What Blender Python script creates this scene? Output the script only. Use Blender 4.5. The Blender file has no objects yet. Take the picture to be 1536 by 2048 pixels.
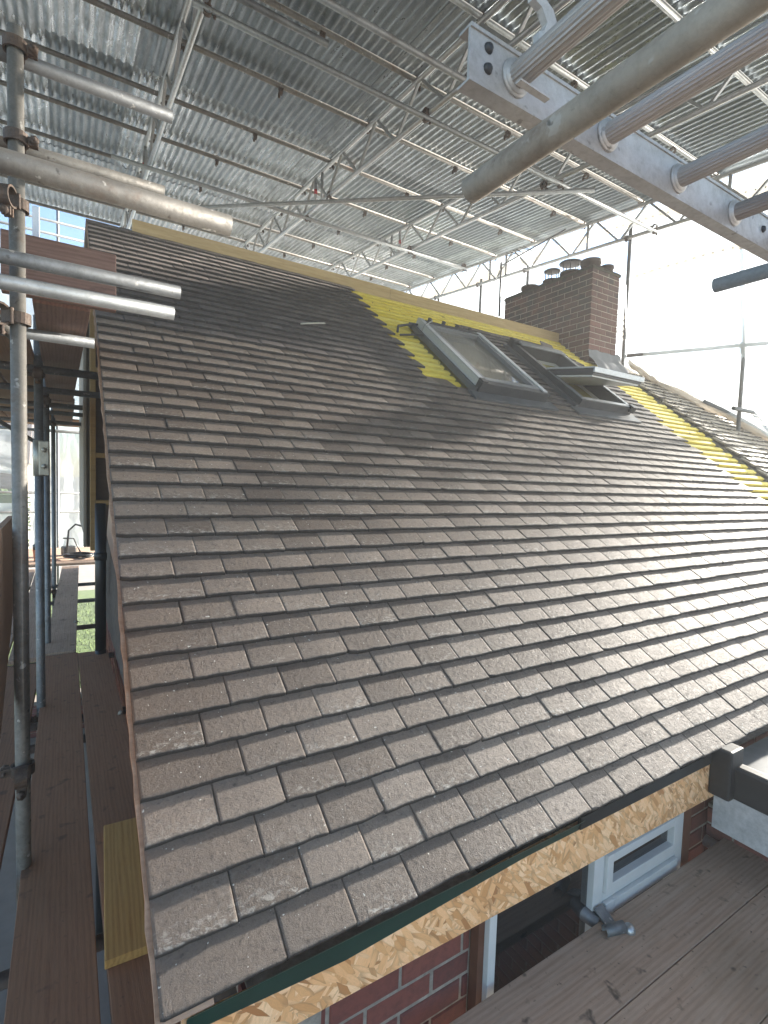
import bpy, bmesh, math, random
from mathutils import Vector, Matrix, noise
from math import sin, cos, tan, radians, pi, sqrt
random.seed(7)
sc = bpy.context.scene
# ------------------------------------------------------------------ camera
YAW, PIT, ROL = 0.5550, -0.0606, 0.0324
CAM = Vector((-0.1456, -0.9646, 1.0190))
fw = Vector((sin(YAW)*cos(PIT), cos(YAW)*cos(PIT), sin(PIT)))
r0 = Vector((cos(YAW), -sin(YAW), 0)); u0 = r0.cross(fw)
rt = r0*cos(ROL) + u0*sin(ROL); up = -r0*sin(ROL) + u0*cos(ROL)
cd = bpy.data.cameras.new('camera'); cam = bpy.data.objects.new('camera', cd)
sc.collection.objects.link(cam)
m = Matrix((rt, up, -fw)).transposed().to_4x4(); m.translation = CAM
cam.matrix_world = m
cd.sensor_fit = 'VERTICAL'; cd.sensor_height = 36; cd.sensor_width = 27
cd.lens = 36*1025.73/2048; cd.clip_start = .02; cd.clip_end = 2000
sc.camera = cam
sc.render.resolution_x = 768; sc.render.resolution_y = 1024
# ------------------------------------------------------------------ light
SUN_EL, SUN_AZ = radians(16.0), radians(9.5)       # azimuth measured from +X towards +Y
sd = Vector((cos(SUN_EL)*cos(SUN_AZ), cos(SUN_EL)*sin(SUN_AZ), sin(SUN_EL)))
w = bpy.data.worlds.new('World'); sc.world = w; w.use_nodes = True
nt = w.node_tree; bg = nt.nodes['Background']; sky = nt.nodes.new('ShaderNodeTexSky')
sky.sky_type = 'NISHITA'; sky.sun_disc = False; sky.sun_elevation = SUN_EL
sky.sun_rotation = pi/2 - SUN_AZ; sky.air_density = 1.0; sky.dust_density = .15; sky.ozone_density = 2.5
nt.links.new(sky.outputs[0], bg.inputs[0]); bg.inputs[1].default_value = 0.05
ld = bpy.data.lights.new('sun', 'SUN'); ld.energy = 5; ld.angle = radians(2); ld.color = (1, .93, .82)
sun = bpy.data.objects.new('sun', ld); sc.collection.objects.link(sun)
sun.rotation_euler = sd.to_track_quat('Z', 'Y').to_euler(); sun.location = (20, 4, 10)
sc.view_settings.view_transform = 'Standard'; sc.view_settings.look = 'None'
sc.view_settings.exposure = 3.1; sc.view_settings.gamma = 1; sc.view_settings.use_curve_mapping = False
try:
    sc.cycles.max_bounces = 10; sc.cycles.diffuse_bounces = 6; sc.cycles.transparent_max_bounces = 12
    sc.cycles.sample_clamp_indirect = 6
except Exception: pass
# ------------------------------------------------------------------ materials
def mat(name):
    M = bpy.data.materials.new(name); M.use_nodes = True
    return M, M.node_tree, M.node_tree.nodes['Principled BSDF']
def N(nt, t, **k):
    n = nt.nodes.new('ShaderNode'+t)
    for a, b in k.items():
        if a in n.inputs: n.inputs[a].default_value = b
        else: setattr(n, a, b)
    return n
def mix(nt, fac, a, b, mode='MIX'):
    n = nt.nodes.new('ShaderNodeMix'); n.data_type = 'RGBA'; n.blend_type = mode
    for s, v in ((n.inputs[0], fac), (n.inputs[6], a), (n.inputs[7], b)):
        if isinstance(v, (int, float)): s.default_value = v
        elif isinstance(v, tuple): s.default_value = v if len(v) == 4 else (*v, 1)
        else: nt.links.new(v, s)
    return n.outputs[2]
def mth(nt, op, a, b=0.0, c=None):
    n = nt.nodes.new('ShaderNodeMath'); n.operation = op
    for i, v in enumerate((a, b) if c is None else (a, b, c)):
        if isinstance(v, (int, float)): n.inputs[i].default_value = v
        else: nt.links.new(v, n.inputs[i])
    return n.outputs[0]
def ramp(nt, x, lo, hi, a=0.0, b=1.0):
    n = nt.nodes.new('ShaderNodeMapRange'); n.clamp = True
    n.inputs[1].default_value = lo; n.inputs[2].default_value = hi
    n.inputs[3].default_value = a; n.inputs[4].default_value = b
    nt.links.new(x, n.inputs[0]); return n.outputs[0]
def coords(nt, kind='Object', sc_=(1, 1, 1), rnd=True, rot=(0, 0, 0)):
    tc = N(nt, 'TexCoord'); mp = N(nt, 'Mapping'); mp.inputs['Scale'].default_value = sc_
    mp.inputs['Rotation'].default_value = rot
    if rnd:
        oi = N(nt, 'ObjectInfo'); v = N(nt, 'VectorMath', operation='MULTIPLY_ADD')
        v.inputs[1].default_value = (1, 1, 1)
        cx = N(nt, 'CombineXYZ'); s = mth(nt, 'MULTIPLY', oi.outputs['Random'], 37.0)
        for i in range(3): nt.links.new(s, cx.inputs[i])
        nt.links.new(tc.outputs[kind], v.inputs[0]); nt.links.new(cx.outputs[0], v.inputs[2])
        nt.links.new(v.outputs[0], mp.inputs[0])
    else: nt.links.new(tc.outputs[kind], mp.inputs[0])
    return mp.outputs[0]
def noi(nt, vec, scale, detail=4, rough=.6, dist=0):
    n = N(nt, 'TexNoise'); n.inputs['Scale'].default_value = scale; n.inputs['Detail'].default_value = detail
    n.inputs['Roughness'].default_value = rough; n.inputs['Distortion'].default_value = dist
    nt.links.new(vec, n.inputs['Vector']); return n.outputs['Fac']
def bump(nt, p, h, strength=.5, dist=.002, prev=None):
    b = N(nt, 'Bump'); b.inputs['Strength'].default_value = strength; b.inputs['Distance'].default_value = dist
    nt.links.new(h, b.inputs['Height'])
    if prev: nt.links.new(prev, b.inputs['Normal'])
    nt.links.new(b.outputs[0], p.inputs['Normal']); return b.outputs[0]
def setc(nt, p, c):
    if isinstance(c, tuple): p.inputs['Base Color'].default_value = (*c, 1)
    else: nt.links.new(c, p.inputs['Base Color'])
def setr(nt, p, r):
    if isinstance(r, (int, float)): p.inputs['Roughness'].default_value = r
    else: nt.links.new(r, p.inputs['Roughness'])
def attr(nt, name='tint'):
    a = N(nt, 'Attribute'); a.attribute_name = name; return a

def m_tile(name, c1, c2, scuff, scuffcol=(.5, .47, .42)):
    M, nt, p = mat(name); a = attr(nt); v = coords(nt, rnd=False)
    sp = N(nt, 'SeparateColor'); nt.links.new(a.outputs['Color'], sp.inputs[0])
    base = mix(nt, mth(nt, 'POWER', sp.outputs[0], 1.2), c1, c2)
    big = noi(nt, v, 14, 5, .65); fine = noi(nt, v, 260, 6, .75); mid = noi(nt, v, 70, 6, .7)
    base = mix(nt, ramp(nt, big, .3, .7), base, mix(nt, .45, base, (.12, .10, .09)), 'MIX')
    base = mix(nt, ramp(nt, fine, .35, .7, 0, .6), base, mix(nt, 1.0, base, (1.5, 1.45, 1.4), 'MULTIPLY'))
    base = mix(nt, ramp(nt, mid, .56, .68, 0, .6), base, (.035, .03, .028))
    wide = noi(nt, v, 2.2, 4, .6); base = mix(nt, ramp(nt, wide, .35, .65, 0, .35), base, mix(nt, 1.0, base, (.66, .64, .66), 'MULTIPLY'))
    # pale scuffs and efflorescence near each tail
    uv = N(nt, 'UVMap'); uv.uv_map = 'UVMap'; su = N(nt, 'SeparateXYZ'); nt.links.new(uv.outputs[0], su.inputs[0])
    tail = ramp(nt, su.outputs[1], .0, .05, 1, .12)
    wv = N(nt, 'Mapping'); wv.inputs['Scale'].default_value = (45, 75, 75); nt.links.new(v, wv.inputs[0])
    sn = noi(nt, wv.outputs[0], 1.0, 7, .72, .6)
    on = mth(nt, 'MULTIPLY', ramp(nt, sn, .50, .62), mth(nt, 'MULTIPLY', tail, sp.outputs[1]))
    base = mix(nt, mth(nt, 'MULTIPLY', on, scuff), base, scuffcol)
    sp2 = noi(nt, v, 95, 2, .5); base = mix(nt, mth(nt, 'MULTIPLY', ramp(nt, sp2, .715, .75), scuff), base, (.62, .6, .55))
    edge = mth(nt, 'MULTIPLY', ramp(nt, su.outputs[1], .001, .0055, 1, 0), .95); base = mix(nt, edge, base, (.03, .026, .024))  # butt edge darkened: edge dirt with the butt's shade painted in
    grime_shade = mth(nt, 'MULTIPLY', ramp(nt, su.outputs[1], .0, .012, 1, 0), ramp(nt, mid, .45, .62)); base = mix(nt, mth(nt, 'MULTIPLY', grime_shade, .8), base, (.03, .026, .024))  # ragged tail dirt, also deepening the painted butt shade
    setc(nt, p, base); setr(nt, p, ramp(nt, mid, .3, .7, .52, .74)); p.inputs['Specular IOR Level'].default_value = .5
    b = bump(nt, p, mid, .9, .005); bump(nt, p, fine, .9, .0022, b)
    return M
M_TILE = m_tile('concrete_tile', (.125, .094, .074), (.255, .205, .168), 1.0)
M_TILED = m_tile('dark_tile', (.095, .08, .077), (.20, .17, .16), .5)  # same tile shader in a darker tone
M_TILEN = m_tile('old_tile', (.28, .24, .18), (.46, .40, .31), 1.0)

def m_metal(name, c1, c2, metallic=.8, r=(.35, .6), rust=0.0, stretch=(1, 1, 1), rnd=.25, bs=.3, scale=1.0, splash=0):
    M, nt, p = mat(name); v = coords(nt, sc_=stretch)
    n1 = noi(nt, v, 9*scale, 5, .65); n2 = noi(nt, v, 60*scale, 5, .7)
    c = mix(nt, ramp(nt, n1, .3, .7), c1, c2)
    c = mix(nt, ramp(nt, n2, .45, .75, 0, .45), c, mix(nt, 1.0, c, (.55, .53, .5), 'MULTIPLY'))
    oi = N(nt, 'ObjectInfo'); c = mix(nt, ramp(nt, oi.outputs['Random'], 0, 1, 0, rnd), c, (.08, .08, .085))
    if rust:
        n3 = noi(nt, v, 5*scale, 6, .7, .5)
        c = mix(nt, mth(nt, 'MULTIPLY', ramp(nt, n3, .56, .70), rust), c, (.16, .085, .045))
    n4 = noi(nt, v, 26*scale, 3, .55, .3); c = mix(nt, ramp(nt, n4, .66, .70, 0, .65*splash), c, (.62, .60, .56))
    n5 = noi(nt, v, 34*scale, 3, .5); c = mix(nt, ramp(nt, n5, .67, .72, 0, .7*splash), c, (.05, .042, .036))
    setc(nt, p, c); p.inputs['Metallic'].default_value = metallic
    setr(nt, p, ramp(nt, n2, .3, .7, r[0], r[1])); bump(nt, p, n2, bs, .0015)
    return M
M_GALV = m_metal('galvanised_steel', (.38, .40, .41), (.56, .58, .59), .7, (.38, .6), .3, splash=.5)
M_GALVR = m_metal('weathered_steel', (.18, .17, .155), (.28, .265, .24), .45, (.45, .7), .6, bs=.5, splash=1)
M_DARKT = m_metal('dark_steel', (.16, .17, .18), (.27, .28, .29), .6, (.45, .65), .3, splash=.7)
M_RUST = m_metal('rusty_fitting', (.07, .05, .04), (.17, .12, .09), .45, (.5, .8), .8, scale=4)
M_FIT = m_metal('plated_fitting', (.45, .44, .38), (.62, .6, .52), .7, (.35, .6), .25, scale=4)
M_TAN = m_metal('stained_steel', (.40, .355, .30), (.58, .53, .46), .15, (.5, .7), .5, bs=.5, splash=1, rnd=0); M_BLUEG = m_metal('blue_grey_steel', (.34, .38, .42), (.46, .50, .54), .2, (.45, .65), .1, splash=.6, rnd=0)
M_ALU = m_metal('dull_aluminium', (.50, .49, .48), (.68, .67, .655), .4, (.4, .65), .1, bs=.35, splash=.6)
M_ALUR = m_metal('ribbed_aluminium', (.42, .385, .36), (.62, .59, .57), .4, (.45, .7), .45, stretch=(1, .12, 1), bs=.5)
M_ALUB = m_metal('bright_aluminium', (.40, .41, .42), (.55, .56, .57), .75, (.3, .5), 0, rnd=.1); M_SILV = m_metal('silver_cladding', (.50, .52, .55), (.55, .57, .60), .35, (.3, .45), 0, rnd=.05, bs=.05)
M_GREYW = m_metal('grey_cladding', (.22, .235, .25), (.26, .27, .285), .45, (.35, .5), 0, rnd=.05, bs=.1)
M_DKGREY = m_metal('charcoal_cladding', (.045, .047, .052), (.07, .072, .078), .3, (.4, .55), 0, rnd=.05, bs=.1)

def m_sheet():
    M, nt, p = mat('corrugated_tin'); v = coords(nt, sc_=(1, .22, 1)); v2 = coords(nt)
    oi = N(nt, 'ObjectInfo')
    n1 = noi(nt, v, 16, 6, .7, .4); n2 = noi(nt, v2, 45, 5, .7)
    c = mix(nt, oi.outputs['Random'], (.20, .24, .275), (.56, .62, .67))
    c = mix(nt, ramp(nt, n1, .38, .66, 0, .75), c, (.13, .155, .175))
    c = mix(nt, ramp(nt, n2, .58, .75, 0, .5), c, (.66, .68, .69))
    setc(nt, p, c); p.inputs['Metallic'].default_value = .72
    rr = mth(nt, 'ADD', ramp(nt, n1, .3, .7, .25, .5), mth(nt, 'MULTIPLY', oi.outputs['Random'], -.08)); setr(nt, p, rr)
    bump(nt, p, n2, .18, .002); return M
M_SHEET = m_sheet()

def m_wood(name, c1, c2, c3, grain=1.0, stains=0.0, r=.75, staincol=(.02, .017, .016)):
    M, nt, p = mat(name); v = coords(nt, sc_=(.7, 9, 9)); v2 = coords(nt)
    wv = N(nt, 'TexWave'); wv.wave_type = 'BANDS'; wv.bands_direction = 'Y'
    wv.inputs['Scale'].default_value = 2.2; wv.inputs['Distortion'].default_value = 7; wv.inputs['Detail'].default_value = 4
    wv.inputs['Detail Scale'].default_value = 1.2; nt.links.new(v, wv.inputs[0])
    n1 = noi(nt, v, 6, 6, .7, .3); n2 = noi(nt, v2, 7, 5, .6); n3 = noi(nt, v, 40, 4, .7)
    c = mix(nt, ramp(nt, wv.outputs['Fac'], .2, .9, 0, grain), c1, c2)
    c = mix(nt, ramp(nt, n1, .35, .7, 0, .7), c, c3)
    c = mix(nt, ramp(nt, n3, .5, .8, 0, .45), c, mix(nt, 1.0, c, (.5, .48, .45), 'MULTIPLY'))
    oi = N(nt, 'ObjectInfo'); c = mix(nt, ramp(nt, oi.outputs['Random'], 0, 1, 0, .35), c, mix(nt, 1.0, c, (.6, .58, .6), 'MULTIPLY'))
    if stains:
        s = noi(nt, v2, 16, 3, .55, .2); c = mix(nt, mth(nt, 'MULTIPLY', ramp(nt, s, .62, .72), stains*.75), c, staincol)
        s2 = noi(nt, v2, 2.2, 4, .6); c = mix(nt, ramp(nt, s2, .45, .7, 0, .5*stains), c, mix(nt, 1.0, c, (.55, .56, .5), 'MULTIPLY'))
        s3 = noi(nt, v2, 60, 3, .6); c = mix(nt, mth(nt, 'MULTIPLY', ramp(nt, s3, .66, .74), stains*.8), c, staincol)
    setc(nt, p, c); setr(nt, p, r); b = bump(nt, p, n1, .35, .002); bump(nt, p, n3, .4, .001, b)
    return M
M_BOARD = m_wood('weathered_board', (.48, .32, .225), (.32, .21, .145), (.56, .42, .32), .6, 1.0)
M_BOARDL = m_wood('brown_board', (.28, .135, .07), (.19, .088, .046), (.34, .18, .10), .6, .6)
M_BOARDR = m_wood('reddish_board', (.24, .135, .105), (.16, .085, .065), (.30, .19, .15), .8, .4)
M_NEWW = m_wood('new_softwood', (.50, .28, .08), (.36, .17, .045), (.56, .34, .12), .9, 0)
M_RIDGE = m_wood('ridge_timber', (.54, .40, .20), (.40, .28, .13), (.62, .50, .29), .6, .1)
M_STUD = m_wood('treated_stud', (.34, .20, .07), (.24, .14, .05), (.40, .26, .10), .7, 0)
M_PLY = m_wood('plywood', (.50, .32, .22), (.40, .25, .17), (.58, .40, .29), .5, .1)
M_DPLY = m_wood('shaded_ply', (.13, .085, .065), (.10, .065, .05), (.16, .11, .085), .4, 0)  # plywood tones scaled down, shade put into the colour
M_BEIGE = m_wood('primed_board', (.30, .26, .21), (.27, .235, .19), (.33, .29, .24), .3, 0)

def m_batten():
    M, nt, p = mat('yellow_batten'); a = attr(nt); v = coords(nt, sc_=(3, 30, 30), rnd=False); v2 = coords(nt, rnd=False)
    n1 = noi(nt, v, 3, 5, .7); k = noi(nt, v2, 22, 2, .5)
    sp = N(nt, 'SeparateColor'); nt.links.new(a.outputs['Color'], sp.inputs[0])
    c = mix(nt, sp.outputs[0], (.78, .62, .07), (.92, .79, .20)); c = mix(nt, ramp(nt, n1, .4, .7, 0, .6), c, (.50, .36, .05))
    c = mix(nt, ramp(nt, k, .70, .74), c, (.16, .09, .02)); setc(nt, p, c); setr(nt, p, .7); bump(nt, p, n1, .3, .002); return M
M_BAT = m_batten()

def m_plain(name, c, r=.6, metallic=0, var=.25, scale=20, bs=.2, spec=.5):
    M, nt, p = mat(name); v = coords(nt); n1 = noi(nt, v, scale, 5, .65)
    setc(nt, p, mix(nt, ramp(nt, n1, .3, .7, 0, 1), c, tuple(x*(1-var) for x in c)))
    setr(nt, p, r); p.inputs['Metallic'].default_value = metallic; p.inputs['Specular IOR Level'].default_value = spec
    bump(nt, p, n1, bs, .002); return M
M_GREEN = m_plain('green_membrane', (.006, .042, .034), .45, scale=8)
M_UNDER = m_plain('underlay', (.30, .27, .08), .8)
M_LEAD = m_plain('lead_flashing', (.13, .135, .145), .5, .3, scale=9, bs=.5)
M_PVC = m_plain('white_frame', (.62, .63, .62), .35, var=.08)
M_BLACK = m_plain('black_plastic', (.018, .018, .02), .38, var=.3)
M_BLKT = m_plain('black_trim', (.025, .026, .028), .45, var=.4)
M_FLAT = m_plain('grey_roofing', (.22, .23, .24), .35, var=.6, scale=3, bs=.4)
M_MORTC = m_plain('stack_mortar', (.46, .41, .35), .9, var=.3, scale=30, bs=.6)
M_MORT = m_plain('mortar', (.36, .32, .27), .9, var=.5, scale=30, bs=1)
M_MOSS = m_plain('mossy_mortar', (.10, .095, .07), .95, var=.6, scale=25, bs=1)
M_RAKE = m_plain('rough_mortar', (.11, .085, .07), .95, var=.6, scale=18, bs=1)
M_TERRA = m_plain('clay_pot', (.11, .08, .065), .8, var=.6, scale=14, bs=.6)
M_RED = m_plain('red_tape', (.6, .03, .05), .5)
M_ROPE = m_plain('pale_rope', (.62, .60, .52), .8)
M_SILL = m_plain('brown_timber', (.14, .055, .03), .6)
M_WFAS = m_plain('scuffed_white_board', (.52, .52, .52), .6, var=.35, scale=35)
M_GRASS = m_plain('grass', (.10, .15, .03), .9, var=.5, scale=6, bs=1)
M_SLAB = m_plain('paving', (.26, .225, .19), .9, var=.3, scale=3)
M_LEAF = m_plain('leaf', (.055, .10, .02), .7, var=.5, scale=8)
M_HROOF = m_plain('far_roof', (.10, .07, .06), .8, var=.4)
M_INT = m_plain('dark_interior', (.035, .035, .04), .9)
M_INTW = m_plain('plasterboard', (.45, .45, .44), .8, var=.1)

def m_brick(name, ca, cb_):
    M, nt, p = mat(name); a = attr(nt); v = coords(nt, rnd=False); n1 = noi(nt, v, 40, 5, .7); n2 = noi(nt, v, 200, 4, .7); n3 = noi(nt, v, 5, 5, .7)
    sp = N(nt, 'SeparateColor'); nt.links.new(a.outputs['Color'], sp.inputs[0])
    c = mix(nt, sp.outputs[0], ca, cb_); c = mix(nt, ramp(nt, n1, .4, .7, 0, .5), c, (.07, .03, .028))
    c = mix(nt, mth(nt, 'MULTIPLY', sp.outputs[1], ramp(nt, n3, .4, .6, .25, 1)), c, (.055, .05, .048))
    setc(nt, p, c); setr(nt, p, .85); b = bump(nt, p, n1, .5, .003); bump(nt, p, n2, .4, .001, b); return M
M_BRICK = m_brick('red_brick', (.13, .036, .03), (.23, .075, .055)); M_BRICKD = m_brick('sooty_shaded_brick', (.115, .058, .048), (.20, .10, .082))

def m_osb():
    M, nt, p = mat('strand_board'); hts = None; cur = (.52, .34, .18, 1); rr = random.Random(5)
    for i in range(9):
        ang = rr.random()*pi; sx = rr.uniform(12, 18); sy = rr.uniform(50, 80); off = rr.uniform(0, 60)
        tc = N(nt, 'TexCoord'); mp = N(nt, 'Mapping')
        mp.inputs['Location'].default_value = (off, off*1.3, 0); mp.inputs['Rotation'].default_value = (0, 0, ang)
        nz = N(nt, 'TexNoise'); nz.inputs['Scale'].default_value = 14; nt.links.new(tc.outputs['UV'], nz.inputs[0])
        dv = N(nt, 'VectorMath', operation='MULTIPLY_ADD'); dv.inputs[1].default_value = (.006, .006, .006)
        nt.links.new(nz.outputs['Color'], dv.inputs[0]); nt.links.new(tc.outputs['UV'], dv.inputs[2])
        mp2 = N(nt, 'Mapping'); mp2.inputs['Scale'].default_value = (sx, sy, 1)
        nt.links.new(dv.outputs[0], mp.inputs[0]); nt.links.new(mp.outputs[0], mp2.inputs[0])
        vo = N(nt, 'TexVoronoi'); vo.inputs['Scale'].default_value = 1; nt.links.new(mp2.outputs[0], vo.inputs['Vector'])
        s = N(nt, 'SeparateColor'); nt.links.new(vo.outputs['Color'], s.inputs[0])
        cr = N(nt, 'ValToRGB'); e = cr.color_ramp.elements
        e[0].position = 0; e[0].color = (.40, .17, .06, 1); e[1].position = 1; e[1].color = (.95, .64, .38, 1)
        x = e.new(.10); x.color = (.62, .31, .12, 1); x = e.new(.5); x.color = (.84, .48, .23, 1)
        nt.links.new(s.outputs[1], cr.inputs[0])
        msk = mth(nt, 'GREATER_THAN', s.outputs[0], .62 if i else -1)
        g = noi(nt, mp2.outputs[0], 5.0, 5, .7); colr = mix(nt, ramp(nt, g, .4, .8, 0, .4), cr.outputs[0], (.40, .23, .11))
        edge = ramp(nt, vo.outputs['Distance'], .55, .8, 0, .5); colr = mix(nt, edge, colr, (.34, .19, .09))
        cur = mix(nt, msk, cur, colr); hts = s.outputs[2] if hts is None else mix(nt, msk, hts, s.outputs[2])
    setc(nt, p, cur); setr(nt, p, .65); bump(nt, p, hts, .5, .0015); return M
M_OSB = m_osb()

def m_cloth(name, col=(.66, .71, .73), tr=.27, see=.23):
    M = bpy.data.materials.new(name); M.use_nodes = True; nt = M.node_tree; p = nt.nodes['Principled BSDF']; out = nt.nodes['Material Output']
    v = coords(nt, rnd=False); n1 = noi(nt, v, 1.3, 5, .6, .4); n2 = noi(nt, v, 120, 3, .6); n3 = noi(nt, v, 6, 5, .6, 1.0)
    c = mix(nt, ramp(nt, n1, .3, .7, 0, .35), col, tuple(x*.86 for x in col)); setc(nt, p, c); setr(nt, p, .45)
    t = N(nt, 'BsdfTranslucent'); nt.links.new(c, t.inputs[0]); mx = N(nt, 'MixShader'); mx.inputs[0].default_value = tr
    nt.links.new(p.outputs[0], mx.inputs[1]); nt.links.new(t.outputs[0], mx.inputs[2])
    tp = N(nt, 'BsdfTransparent'); m2 = N(nt, 'MixShader'); m2.inputs[0].default_value = see
    nt.links.new(mx.outputs[0], m2.inputs[1]); nt.links.new(tp.outputs[0], m2.inputs[2]); nt.links.new(m2.outputs[0], out.inputs[0])
    b = bump(nt, p, n3, .6, .03); b2 = bump(nt, p, n2, .3, .002, b); nt.links.new(b2, t.inputs['Normal']); return M
M_CLOTH = m_cloth('white_sheeting'); M_BAND = m_cloth('sheeting_band', (.62, .56, .48), .35, .05)

def m_glass(name, tint=(.5, .5, .5), alpha=.35, ior=1.5):
    M, nt, p = mat(name); setc(nt, p, tint); p.inputs['Roughness'].default_value = .03
    p.inputs['Metallic'].default_value = 0; p.inputs['Specular IOR Level'].default_value = 1.0; p.inputs['Alpha'].default_value = alpha; p.inputs['IOR'].default_value = ior
    return M
M_GLASS = m_glass('roof_window_glass', (.30, .28, .24), .45, 2.0); M_GLASSD = m_glass('dark_glass', (.01, .012, .014), .9)

# ------------------------------------------------------------------ mesh builder
class MB:
    def __init__(s): s.v = []; s.f = []; s.uv = []; s.c = []; s.mi = []; s.cur = (1, 1, 1, 1); s.m = 0; s.sm = []; s.smooth = False
    def add(s, vs, fs, uvs=None):
        b = len(s.v); s.v += [tuple(q) for q in vs]; s.c += [s.cur]*len(vs)
        s.uv += uvs if uvs else [None]*len(vs)
        for f in fs: s.f.append(tuple(i+b for i in f)); s.mi.append(s.m); s.sm.append(s.smooth)
    def box(s, a, b, M=None, bev=0):
        x0, y0, z0 = a; x1, y1, z1 = b
        if bev:
            bm = bmesh.new(); bmesh.ops.create_cube(bm, size=1)
            for q in bm.verts: q.co = Vector(((x0+x1)/2+q.co.x*(x1-x0), (y0+y1)/2+q.co.y*(y1-y0), (z0+z1)/2+q.co.z*(z1-z0)))
            bmesh.ops.bevel(bm, geom=bm.edges[:], offset=bev, segments=2, profile=.6, affect='EDGES')
            vs = [q.co.copy() for q in bm.verts]; bm.verts.index_update(); fs = [[q.index for q in f.verts] for f in bm.faces]; bm.free()
        else:
            vs = [Vector(q) for q in ((x0, y0, z0), (x1, y0, z0), (x1, y1, z0), (x0, y1, z0), (x0, y0, z1), (x1, y0, z1), (x1, y1, z1), (x0, y1, z1))]
            fs = [(0, 3, 2, 1), (4, 5, 6, 7), (0, 1, 5, 4), (1, 2, 6, 5), (2, 3, 7, 6), (3, 0, 4, 7)]
        if M: vs = [M @ q for q in vs]
        s.add(vs, fs)
    def prism(s, poly, t, M=None):     # poly in xy, extruded to z=t
        n = len(poly); vs = [Vector((x, y, 0)) for x, y in poly] + [Vector((x, y, t)) for x, y in poly]
        fs = [tuple(range(n))[::-1], tuple(range(n, 2*n))] + [(i, (i+1) % n, (i+1) % n+n, i+n) for i in range(n)]
        if M: vs = [M @ q for q in vs]
        s.add(vs, fs)
    def tube(s, a, b, r, seg=16, wall=.004, r2=None, wob=0, ribs=0):
        a = Vector(a); b = Vector(b); d = (b-a); L = d.length; d.normalize()
        x = d.orthogonal().normalized(); y = d.cross(x); r2 = r2 or r
        rings = []; prof = [(0, r-wall), (0, r), (L, r2), (L, r2-wall)]; deep = min(.12, L*.4)
        prof = [(deep, (r-wall)*.98)] + prof + [(L-deep, (r2-wall)*.98)] if wall else [(0, r), (L, r2)]
        vs = []; sg = seg
        for (t, rr) in prof:
            for i in range(sg):
                an = 2*pi*i/sg; q = rr*(1-.06*(i % 2)) if ribs and rr >= r-.0001 else rr
                vs.append(a+d*t+(x*cos(an)+y*sin(an))*q)
        fs = []
        for k in range(len(prof)-1):
            for i in range(sg): fs.append((k*sg+i, k*sg+(i+1) % sg, (k+1)*sg+(i+1) % sg, (k+1)*sg+i))
        fs += [tuple(range(sg))[::-1], tuple(range((len(prof)-1)*sg, len(prof)*sg))]
        o = s.smooth; s.smooth = not ribs; s.add(vs, fs); s.smooth = o
    def path(s, pts, r, seg=8):
        pts = [Vector(p) for p in pts]; vs = []; fs = []; pr = None
        for i, p in enumerate(pts):
            d = (pts[min(i+1, len(pts)-1)]-pts[max(i-1, 0)]).normalized()
            x = d.orthogonal().normalized() if pr is None else (pr-d*pr.dot(d)).normalized(); pr = x; y = d.cross(x)
            for k in range(seg): vs.append(p+(x*cos(2*pi*k/seg)+y*sin(2*pi*k/seg))*r)
        for i in range(len(pts)-1):
            for k in range(seg): fs.append((i*seg+k, i*seg+(k+1) % seg, (i+1)*seg+(k+1) % seg, (i+1)*seg+k))
        fs += [tuple(range(seg))[::-1], tuple(range((len(pts)-1)*seg, len(pts)*seg))]
        o = s.smooth; s.smooth = True; s.add(vs, fs); s.smooth = o
    def lathe(s, prof, c, seg=24, ax='Z', jit=0):
        vs = []; fs = []
        for (r, z) in prof:
            for i in range(seg):
                an = 2*pi*i/seg; rr = r*(1+random.uniform(-jit, jit)); vs.append(Vector((c[0]+rr*cos(an), c[1]+rr*sin(an), c[2]+z)))
        for k in range(len(prof)-1):
            for i in range(seg): fs.append((k*seg+i, k*seg+(i+1) % seg, (k+1)*seg+(i+1) % seg, (k+1)*seg+i))
        fs += [tuple(range(seg))[::-1], tuple(range((len(prof)-1)*seg, len(prof)*seg))]
        o = s.smooth; s.smooth = True; s.add(vs, fs); s.smooth = o
    def grid(s, P, uvf=None):       # P[i][j]
        n = len(P); m_ = len(P[0]); vs = [q for r in P for q in r]
        fs = [(i*m_+j, (i+1)*m_+j, (i+1)*m_+j+1, i*m_+j+1) for i in range(n-1) for j in range(m_-1)]
        s.add(vs, fs, uvf)
    def build(s, name, mats, parent=None, loc=None, M=None):
        if not isinstance(mats, (list, tuple)): mats = [mats]
        me = bpy.data.meshes.new(name); me.from_pydata(s.v, [], s.f)
        for q in mats: me.materials.append(q)
        me.polygons.foreach_set('material_index', s.mi); me.polygons.foreach_set('use_smooth', s.sm)
        ca = me.color_attributes.new('tint', 'FLOAT_COLOR', 'POINT'); ca.data.foreach_set('color', [x for c in s.c for x in c])
        ul = me.uv_layers.new(name='UVMap'); uvs = []
        for pl in me.polygons:
            n = pl.normal; ax = max(range(3), key=lambda i: abs(n[i]))
            for vi in pl.vertices:
                if s.uv[vi] is not None: uvs += list(s.uv[vi])
                else:
                    q = s.v[vi]; uvs += [(q[1], q[2]), (q[0], q[2]), (q[0], q[1])][ax]
        ul.data.foreach_set('uv', uvs); me.update()
        o = bpy.data.objects.new(name, me); sc.collection.objects.link(o)
        if loc is not None: o.location = loc
        if M is not None: o.matrix_world = M
        if parent is not None: o.parent = parent
        return o
def tag(o, label=None, cat=None, group=None, kind=None):
    if label: o['label'] = label
    if cat: o['category'] = cat
    if group: o['group'] = group
    if kind: o['kind'] = kind
    return o
def empty(name, loc=(0, 0, 0)):
    o = bpy.data.objects.new(name, None); sc.collection.objects.link(o); o.location = loc; o.empty_display_size = .1; return o
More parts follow.
